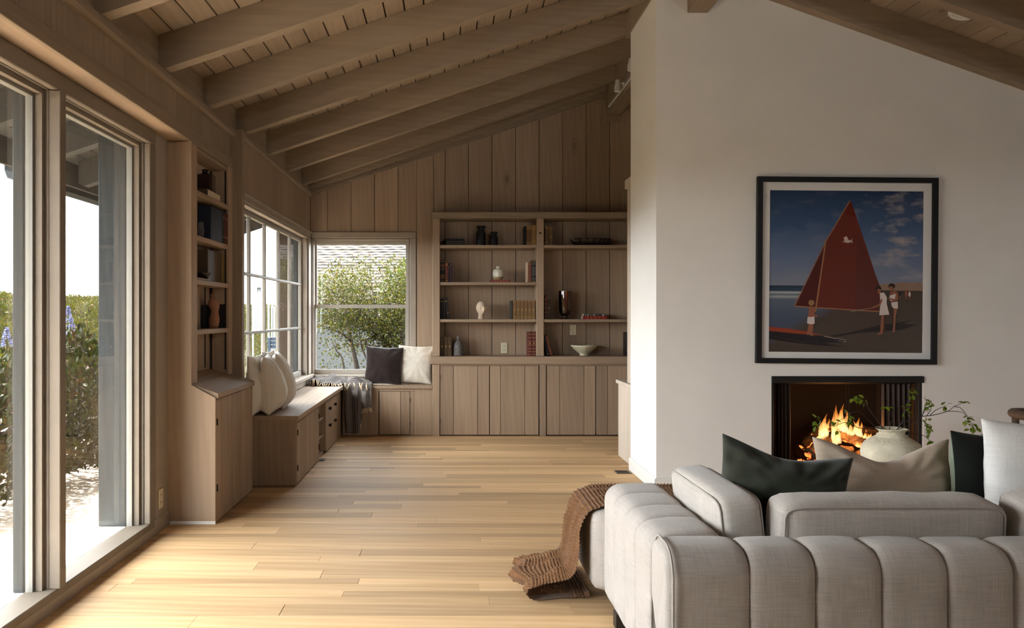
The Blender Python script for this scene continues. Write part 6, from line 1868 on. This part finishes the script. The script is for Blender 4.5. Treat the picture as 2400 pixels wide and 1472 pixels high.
# dune
nx, ny = 70, 120
X, Y = np.meshgrid(np.linspace(-22, -3.9, nx), np.linspace(0, 60, ny), indexing='ij')
def dune_z(X, Y):
    t = np.clip((-X - 3.9) / 4.9, 0, 1)
    n = vnoise(np.stack([X, Y, X * 0], -1), .45, 2) * .16 + vnoise(np.stack([X, Y, X * 0], -1), 1.1, 3) * .07
    return -.10 + (1.62 * t * t * (3 - 2 * t)) + n * np.clip(t * 2, 0, 1)
o = MB().grid(np.stack([X, Y, dune_z(X, Y)], -1)).build('ground_dune', M['dune'], None, True)
o['kind'] = 'structure'; o['label'] = 'low dune rising behind the shrubs on the left'; o['category'] = 'ground'
rg = np.random.default_rng(8)
n = 170000
u = rg.random(n)
Yd = 6 + 34 * u ** 1.6
Xd = -4.2 - 8.0 * rg.random(n)
keep = (Xd / Yd < -.16) & (Xd / Yd > -.72)
Xd, Yd = Xd[keep], Yd[keep]
Zd = dune_z(Xd, Yd)
cl = vnoise(np.stack([Xd, Yd, Xd * 0], -1), 1.6, 6)
C = np.stack([Xd, Yd, Zd + .04 + .10 * rg.random(len(Xd)) + .10 * np.clip(cl, 0, 1)], -1)
Dd = rg.normal(size=C.shape) * .45 + np.array([0, 0, 1.0])
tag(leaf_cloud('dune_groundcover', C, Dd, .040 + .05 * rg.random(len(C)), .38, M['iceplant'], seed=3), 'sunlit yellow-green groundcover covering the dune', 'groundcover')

shrub_leaf = leaf_mesh('leaf', .058, .030, M['shrub'], .2, .2)
def shrub(label, c, rad, n, big, seed, hole=.0):
    rg = np.random.default_rng(seed)
    t = thing('shrub', label, 'shrub', (c[0], c[1], -.085), 'shrubs outside the tall windows')
    th = rg.random(n) * 2 * math.pi; cz = rg.random(n) * 1.95 - .95
    sr = np.sqrt(np.clip(1 - cz ** 2, 0, 1))
    U = np.stack([np.cos(th) * sr, np.sin(th) * sr, cz], -1)
    rr = (.50 + .54 * rg.random(n) ** .5) * (1 + .16 * vnoise(U, 2.3, seed) + .12 * vnoise(U, 6, seed + 1))
    C = np.array(c) + U * rr[:, None] * np.array(rad)
    ok = C[:, 2] > -.02
    C, U = C[ok], U[ok]
    D = U * .55 + np.array([0, 0, .75]) + rg.normal(size=C.shape) * .45
    # the leaves nearest the windows become objects of their own
    score = np.linalg.norm(C - np.array([0, 0, 1.3]), axis=1) + rg.random(len(C)) * .25
    face = (C[:, 0] - c[0]) * .9 - (C[:, 1] - c[1]) * .45
    score = score - face * 1.2
    order = np.argsort(score)
    bigs, rest = order[:big], order[big:]
    for i in bigs:
        put_leaf(t, C[i], D[i], rg.uniform(.8, 1.25), shrub_leaf, roll=rg.uniform(-1.2, 1.2))
    leaf_cloud('foliage', C[rest], D[rest], .045 + .028 * rg.random(len(rest)), .52, M['shrub'], t, seed)
    for k in range(7):
        a = 2 * math.pi * k / 7 + seed
        p0 = Vector((c[0] + .05 * math.cos(a), c[1] + .05 * math.sin(a), -.10))
        p1 = Vector((c[0] + rad[0] * .45 * math.cos(a), c[1] + rad[1] * .45 * math.sin(a), c[2] * .6))
        p2 = Vector((c[0] + rad[0] * .75 * math.cos(a), c[1] + rad[1] * .75 * math.sin(a), c[2] + rad[2] * .45))
        MB().tube([p0, p1, p2], [.018, .012, .006], 6).build('stem', M['bark'], t, True)
    return t
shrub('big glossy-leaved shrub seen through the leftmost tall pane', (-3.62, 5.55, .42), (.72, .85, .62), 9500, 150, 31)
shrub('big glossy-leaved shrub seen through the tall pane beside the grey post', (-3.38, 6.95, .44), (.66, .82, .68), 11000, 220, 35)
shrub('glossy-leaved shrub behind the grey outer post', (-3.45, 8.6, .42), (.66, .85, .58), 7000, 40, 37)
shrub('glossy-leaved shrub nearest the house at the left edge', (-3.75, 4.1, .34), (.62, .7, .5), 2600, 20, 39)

def flower_head(name, label, cat, c, r, n, mat, seed, group=None, tall=False):
    rg = np.random.default_rng(seed)
    t = thing(name, label, cat, c, group)
    if tall:
        z = rg.random(n); a = rg.random(n) * 2 * math.pi
        rad = r * (1 - z * .85) * (.6 + .4 * rg.random(n))
        C = np.stack([c[0] + rad * np.cos(a), c[1] + rad * np.sin(a), c[2] + z * tall], -1)
        D = np.stack([np.cos(a), np.sin(a), .4 + 0 * a], -1)
        leaf_cloud('flower_spike', C, D, .030, .6, mat, t, seed)
        MB().tube([(c[0], c[1], c[2] - .55), (c[0], c[1], c[2] + tall * .9)], [.012, .005], 6).build('stem', M['treeleaf'], t)
        a = rg.random(46) * 2 * math.pi; zz = rg.random(46)
        C = np.stack([c[0] + .10 * np.cos(a), c[1] + .10 * np.sin(a), c[2] - .5 * zz], -1)
        leaf_cloud('foliage', C, np.stack([np.cos(a), np.sin(a), .6 + 0 * a], -1), .16, .16, M['iceplant'], t, seed + 1)
    else:
        D = rg.normal(size=(n, 3)); D /= np.linalg.norm(D, axis=1, keepdims=True)
        C = np.array(c) + D * r * (.6 + .4 * rg.random((n, 1)))
        leaf_cloud('petals', C, D, .035, .7, mat, t, seed)
        MB().tube([(c[0], c[1], c[2] - .25), c], [.005, .004], 5).build('stem', M['bark'], t)
    return t
sp_n = ['in the middle of the right pane', 'high at the left of the right pane', 'at the right of the left pane', 'at the left of the left pane', 'lower at the right of the left pane']
for k, (px, pb, pt, Yf) in enumerate([(166, 786, 745, 9.6), (160, 758, 718, 11.0), (50, 800, 764, 9.2), (16, 812, 768, 9.0), (57, 812, 778, 8.6)]):
    p = at(px, pb, Yf); q = at(px, pt, Yf)
    flower_head('flower', 'tall blue flower spike outside, %s' % sp_n[k], 'flower', p, .075, 170, M['blueflower'], 60 + k, 'blue flower spikes on the dune', q.z - p.z)
for k, (px, py, Yf, r, s) in enumerate([(31, 856, 5.0, .045, 'upper pink flower cluster on the shrub in the leftmost pane'), (39, 969, 4.95, .038, 'lower pink flower cluster on the shrub in the leftmost pane')]):
    flower_head('flower', s, 'flower', at(px, py, Yf), r, 70, M['pinkflower'], 80 + k, 'pink flower clusters')

# ---- behind the back window: a small tree, a fresh bush, a neighbour's roof
tree = thing('tree', 'small backlit tree with bare lower branches behind the back window', 'tree', (-1.0, 11.3, -.1))
rg = np.random.default_rng(21)
n = 40000
th = rg.random(n) * 2 * math.pi; cz = rg.random(n) * 2 - 1; sr = np.sqrt(1 - cz ** 2)
U = np.stack([np.cos(th) * sr, np.sin(th) * sr, cz], -1)
rr = rg.random(n) ** .45 * (1 + .16 * vnoise(U, 2.2, 2))
C = np.array([-1.07, 11.35, 1.0]) + np.sign(U) * np.abs(U) ** .72 * rr[:, None] * np.array([1.02, .80, 1.02])
dens = vnoise(C, 2.6, 8) + .35 * vnoise(C, 6, 9)
p_keep = np.clip(.55 + .9 * dens + np.clip((C[:, 2] - .95) / .5, -.62, .5), .02, 1)
p_keep *= np.where((C[:, 0] > -1.3) & (C[:, 2] < .75), .45, 1)
ok = rg.random(n) < p_keep
C = C[ok]
D = rg.normal(size=C.shape) + np.array([0, -.1, -.25])
leaf_cloud('foliage', C, D, .024 + .024 * rg.random(len(C)), .6, M['treeleaf'], tree, 22)
def limb(pts, r0, r1):
    q = [at(x, y, Yy) for x, y, Yy in pts]
    MB().tube(q, [r0 + (r1 - r0) * i / (len(q) - 1) for i in range(len(q))], 8).build('branch', M['bark'], tree, True)
limb([(838, 905, 11.3), (836, 862, 11.3), (826, 815, 11.3), (815, 765, 11.35), (808, 715, 11.4), (800, 680, 11.4)], .045, .014)
limb([(822, 800, 11.3), (800, 780, 11.2), (775, 772, 11.1), (755, 760, 11.1)], .016, .006)
limb([(818, 780, 11.3), (835, 750, 11.25), (850, 715, 11.2), (862, 680, 11.2)], .022, .008)
limb([(925, 900, 11.5), (915, 840, 11.5), (900, 800, 11.5), (885, 760, 11.5), (876, 715, 11.5), (870, 660, 11.5)], .05, .014)
limb([(912, 830, 11.5), (915, 780, 11.5), (912, 735, 11.5), (920, 690, 11.5)], .04, .012)
limb([(948, 900, 11.4), (945, 820, 11.4), (942, 780, 11.4), (946, 740, 11.4)], .05, .02)
limb([(822, 812, 11.3), (850, 805, 11.25), (880, 812, 11.2), (915, 805, 11.2)], .015, .006)
limb([(908, 805, 11.5), (880, 790, 11.4), (855, 795, 11.35), (838, 805, 11.3)], .016, .008)
limb([(810, 905, 11.2), (806, 862, 11.2), (800, 835, 11.2), (790, 825, 11.15), (778, 800, 11.1)], .018, .007)
limb([(868, 905, 11.3), (862, 850, 11.3), (848, 815, 11.3), (842, 780, 11.3), (846, 740, 11.3)], .015, .006)
limb([(885, 790, 11.5), (893, 750, 11.5), (905, 720, 11.5)], .014, .006)
bush = thing('bush', 'bright green bush at the right of the back window view', 'shrub', (-.66, 11.9, -.1))
n = 3600
th = rg.random(n) * 2 * math.pi; cz = rg.random(n) * 2 - 1; sr = np.sqrt(1 - cz ** 2)
U = np.stack([np.cos(th) * sr, np.sin(th) * sr, cz], -1)
C = np.array([-.58, 12.1, 1.35]) + U * (rg.random(n) ** .4 * (1 + .2 * vnoise(U, 3, 5)))[:, None] * np.array([.55, .5, .80])
leaf_cloud('foliage', C, rg.normal(size=C.shape) + np.array([0, 0, .4]), .06 + .03 * rg.random(n), .5, M['brightleaf'], bush, 23)
MB().tube([(-.6, 12.1, -.1), (-.6, 12.1, 1.3)], [.05, .02], 8).build('stem', M['bark'], bush)

nb = thing('house', 'neighbouring house with a pale shingled roof behind the tree', 'house', (-1.5, 17, -.1))
T_ = NT('weathered_roof_tile')
_g = T_.n('NewGeometry').outputs['Position']
_vo = T_.n('TexVoronoi', Vector=T_.vmap(_g, (4.2, 5.2, 0)), Scale=1.0)
_c = T_.ramp(T_.n('SeparateColor', Color=_vo.outputs['Color']).outputs[0], [(0, (.016, .0145, .013)), (.5, (.022, .020, .018)), (1, (.029, .027, .025))])
M['rooftile'] = T_.done(T_.bsdf(_c, .9, T_.noise(_g, 30, 3), .4, .01, .03))
M['white_wall'] = plain('white_house_wall', (.06, .062, .061), .9, spec=.05)
y0r, z0r, sl_r, crs = 15.0, 1.45, .36, .205
for i in range(27):
    ya_, yb2 = y0r + crs * i, y0r + crs * (i + 1) + .05
    za, zb_ = z0r + sl_r * crs * i, z0r + sl_r * crs * (i + 1) + sl_r * .05 - .018
    nxx = 60
    xsr = np.linspace(-.180 * ya_, 1.8, nxx)
    wob = .012 * vnoise(np.stack([xsr, xsr * 0 + i * 3.1, xsr * 0], -1), 2.2, 1) + .008 * np.sin(xsr * 21 + i * 2.4)
    P = np.zeros((4, nxx, 3))
    for j, (yy, zz) in enumerate([(ya_, za - .004), (ya_, za + .052), (yb2, zb_ + .052), (yb2, zb_ - .004)]):
        P[j, :, 0] = xsr; P[j, :, 1] = yy; P[j, :, 2] = zz + (wob if j in (1,) else 0) + (wob * .3 if j == 2 else 0)
    MB().grid(P, cu=True).build('tile_course', M['rooftile'], nb)
bx('wall', M['white_wall'], nb, -2.72, 1.6, 15.35, 15.6, -.1, 1.52, 0)
MB().prism([(-2.72, 15.605), (-2.50, 15.605), (-3.42, 20.4), (-3.62, 20.4)], 'z', -.1, 1.5).build('wall', M['white_wall'], nb)
bx('eave_board', M['white_wall'], nb, -2.69, 1.75, 15.02, 15.06, 1.30, 1.44, 0)

# ---- through the corner window: hedge, pale garden screen and a blue bench
hg = thing('hedge', 'long clipped hedge at the far end of the lawn', 'hedge', (-8, 38, -.1))
rg = np.random.default_rng(41)
n = 9000
C = np.stack([-16 + 14 * rg.random(n), 37 + 2.4 * rg.random(n), -.1 + 1.75 * rg.random(n) ** .7], -1)
C[:, 2] += .18 * vnoise(C, .7, 3)
leaf_cloud('foliage', C, rg.normal(size=C.shape) + np.array([0, 0, .5]), .26, .5, M['iceplant'], hg, 42)
bx('core', M['dune'], hg, -16, -2, 37.6, 39, -.1, 1.45, 0)
M['screen'] = plain('weathered_white_wood', (.16, .16, .153), .85, noise=.12, nscale=20)
scn = thing('garden_screen', 'pale weathered board screen with two finials seen through the corner window', 'screen', (-4.6, 19, -.1))
for i, p in enumerate((592.5, 597.5, 602.5, 607.5, 612.5)):
    Yq = 19.0
    top = zat((700, 686, 683, 686, 700)[i], Yq)
    xq = xat(p, Yq)
    MB().prism([(xq - .0235, .86), (xq + .0235, .86), (xq + .0235, top), (xq, top + .03), (xq - .0235, top)], 'y', Yq, Yq + .03).build('board', M['screen'], scn)
for p in (604, 609):
    xq = xat(p, 19.0)
    MB().lathe([(.018, 0), (.018, .05), (.03, .07), (.03, .10), (.012, .125)], (xq, 19.015, zat(684, 19.0)), 10).build('finial', M['grey_paint'], scn)
bx('rail', M['screen'], scn, xat(590, 19.0), xat(615, 19.0), 19.031, 19.06, .90, .98, .004)
for p in (592, 613):
    bx('leg', M['screen'], scn, xat(p, 19.0) - .02, xat(p, 19.0) + .02, 19.031, 19.07, -.0995, .899, .004)
for k, p in enumerate((629, 637, 642.5)):
    Yq = 21.0; xq = xat(p, Yq)
    MB().prism([(xq - .025, -.1), (xq + .025, -.1), (xq + .025, zat((690, 716, 718)[k], Yq)), (xq - .025, zat((690, 716, 718)[k], Yq))], 'y', Yq, Yq + .05).build('garden_post', M['screen'])
gpn = ['tall', 'middle', 'right-hand']
for o in [o for o in bpy.data.objects if o.name.startswith('garden_post')]:
    k = int(o.name[-1]) if '.' in o.name else 0
    tag(o, 'slim %s white garden post beside the pale board screen' % gpn[k], 'post', 'white garden posts')
M['bluebench'] = plain('light_blue_paint', (.020, .030, .048), .6)
gb = thing('garden_bench', 'light blue garden bench on the lawn seen through the corner window', 'bench', (-4.2, 20, -.1))
xa_, xb3 = xat(620, 20), xat(694, 20)
for k, z in enumerate((.46, .36, .26)):
    bx('back_slat', M['bluebench'], gb, xa_, xb3, 20.30, 20.325, z + .16, z + .245, .004)
for k in range(4):
    bx('seat_slat', M['bluebench'], gb, xa_, xb3, 19.86 + .10 * k, 19.945 + .10 * k, .30, .325, .004)
for x in (xa_ + .06, xb3 - .06):
    for y in (19.90, 20.27):
        bx('leg', M['bluebench'], gb, x - .03, x + .03, y - .03, y + .03, -.0995, .299 if y < 20 else .70, .004)
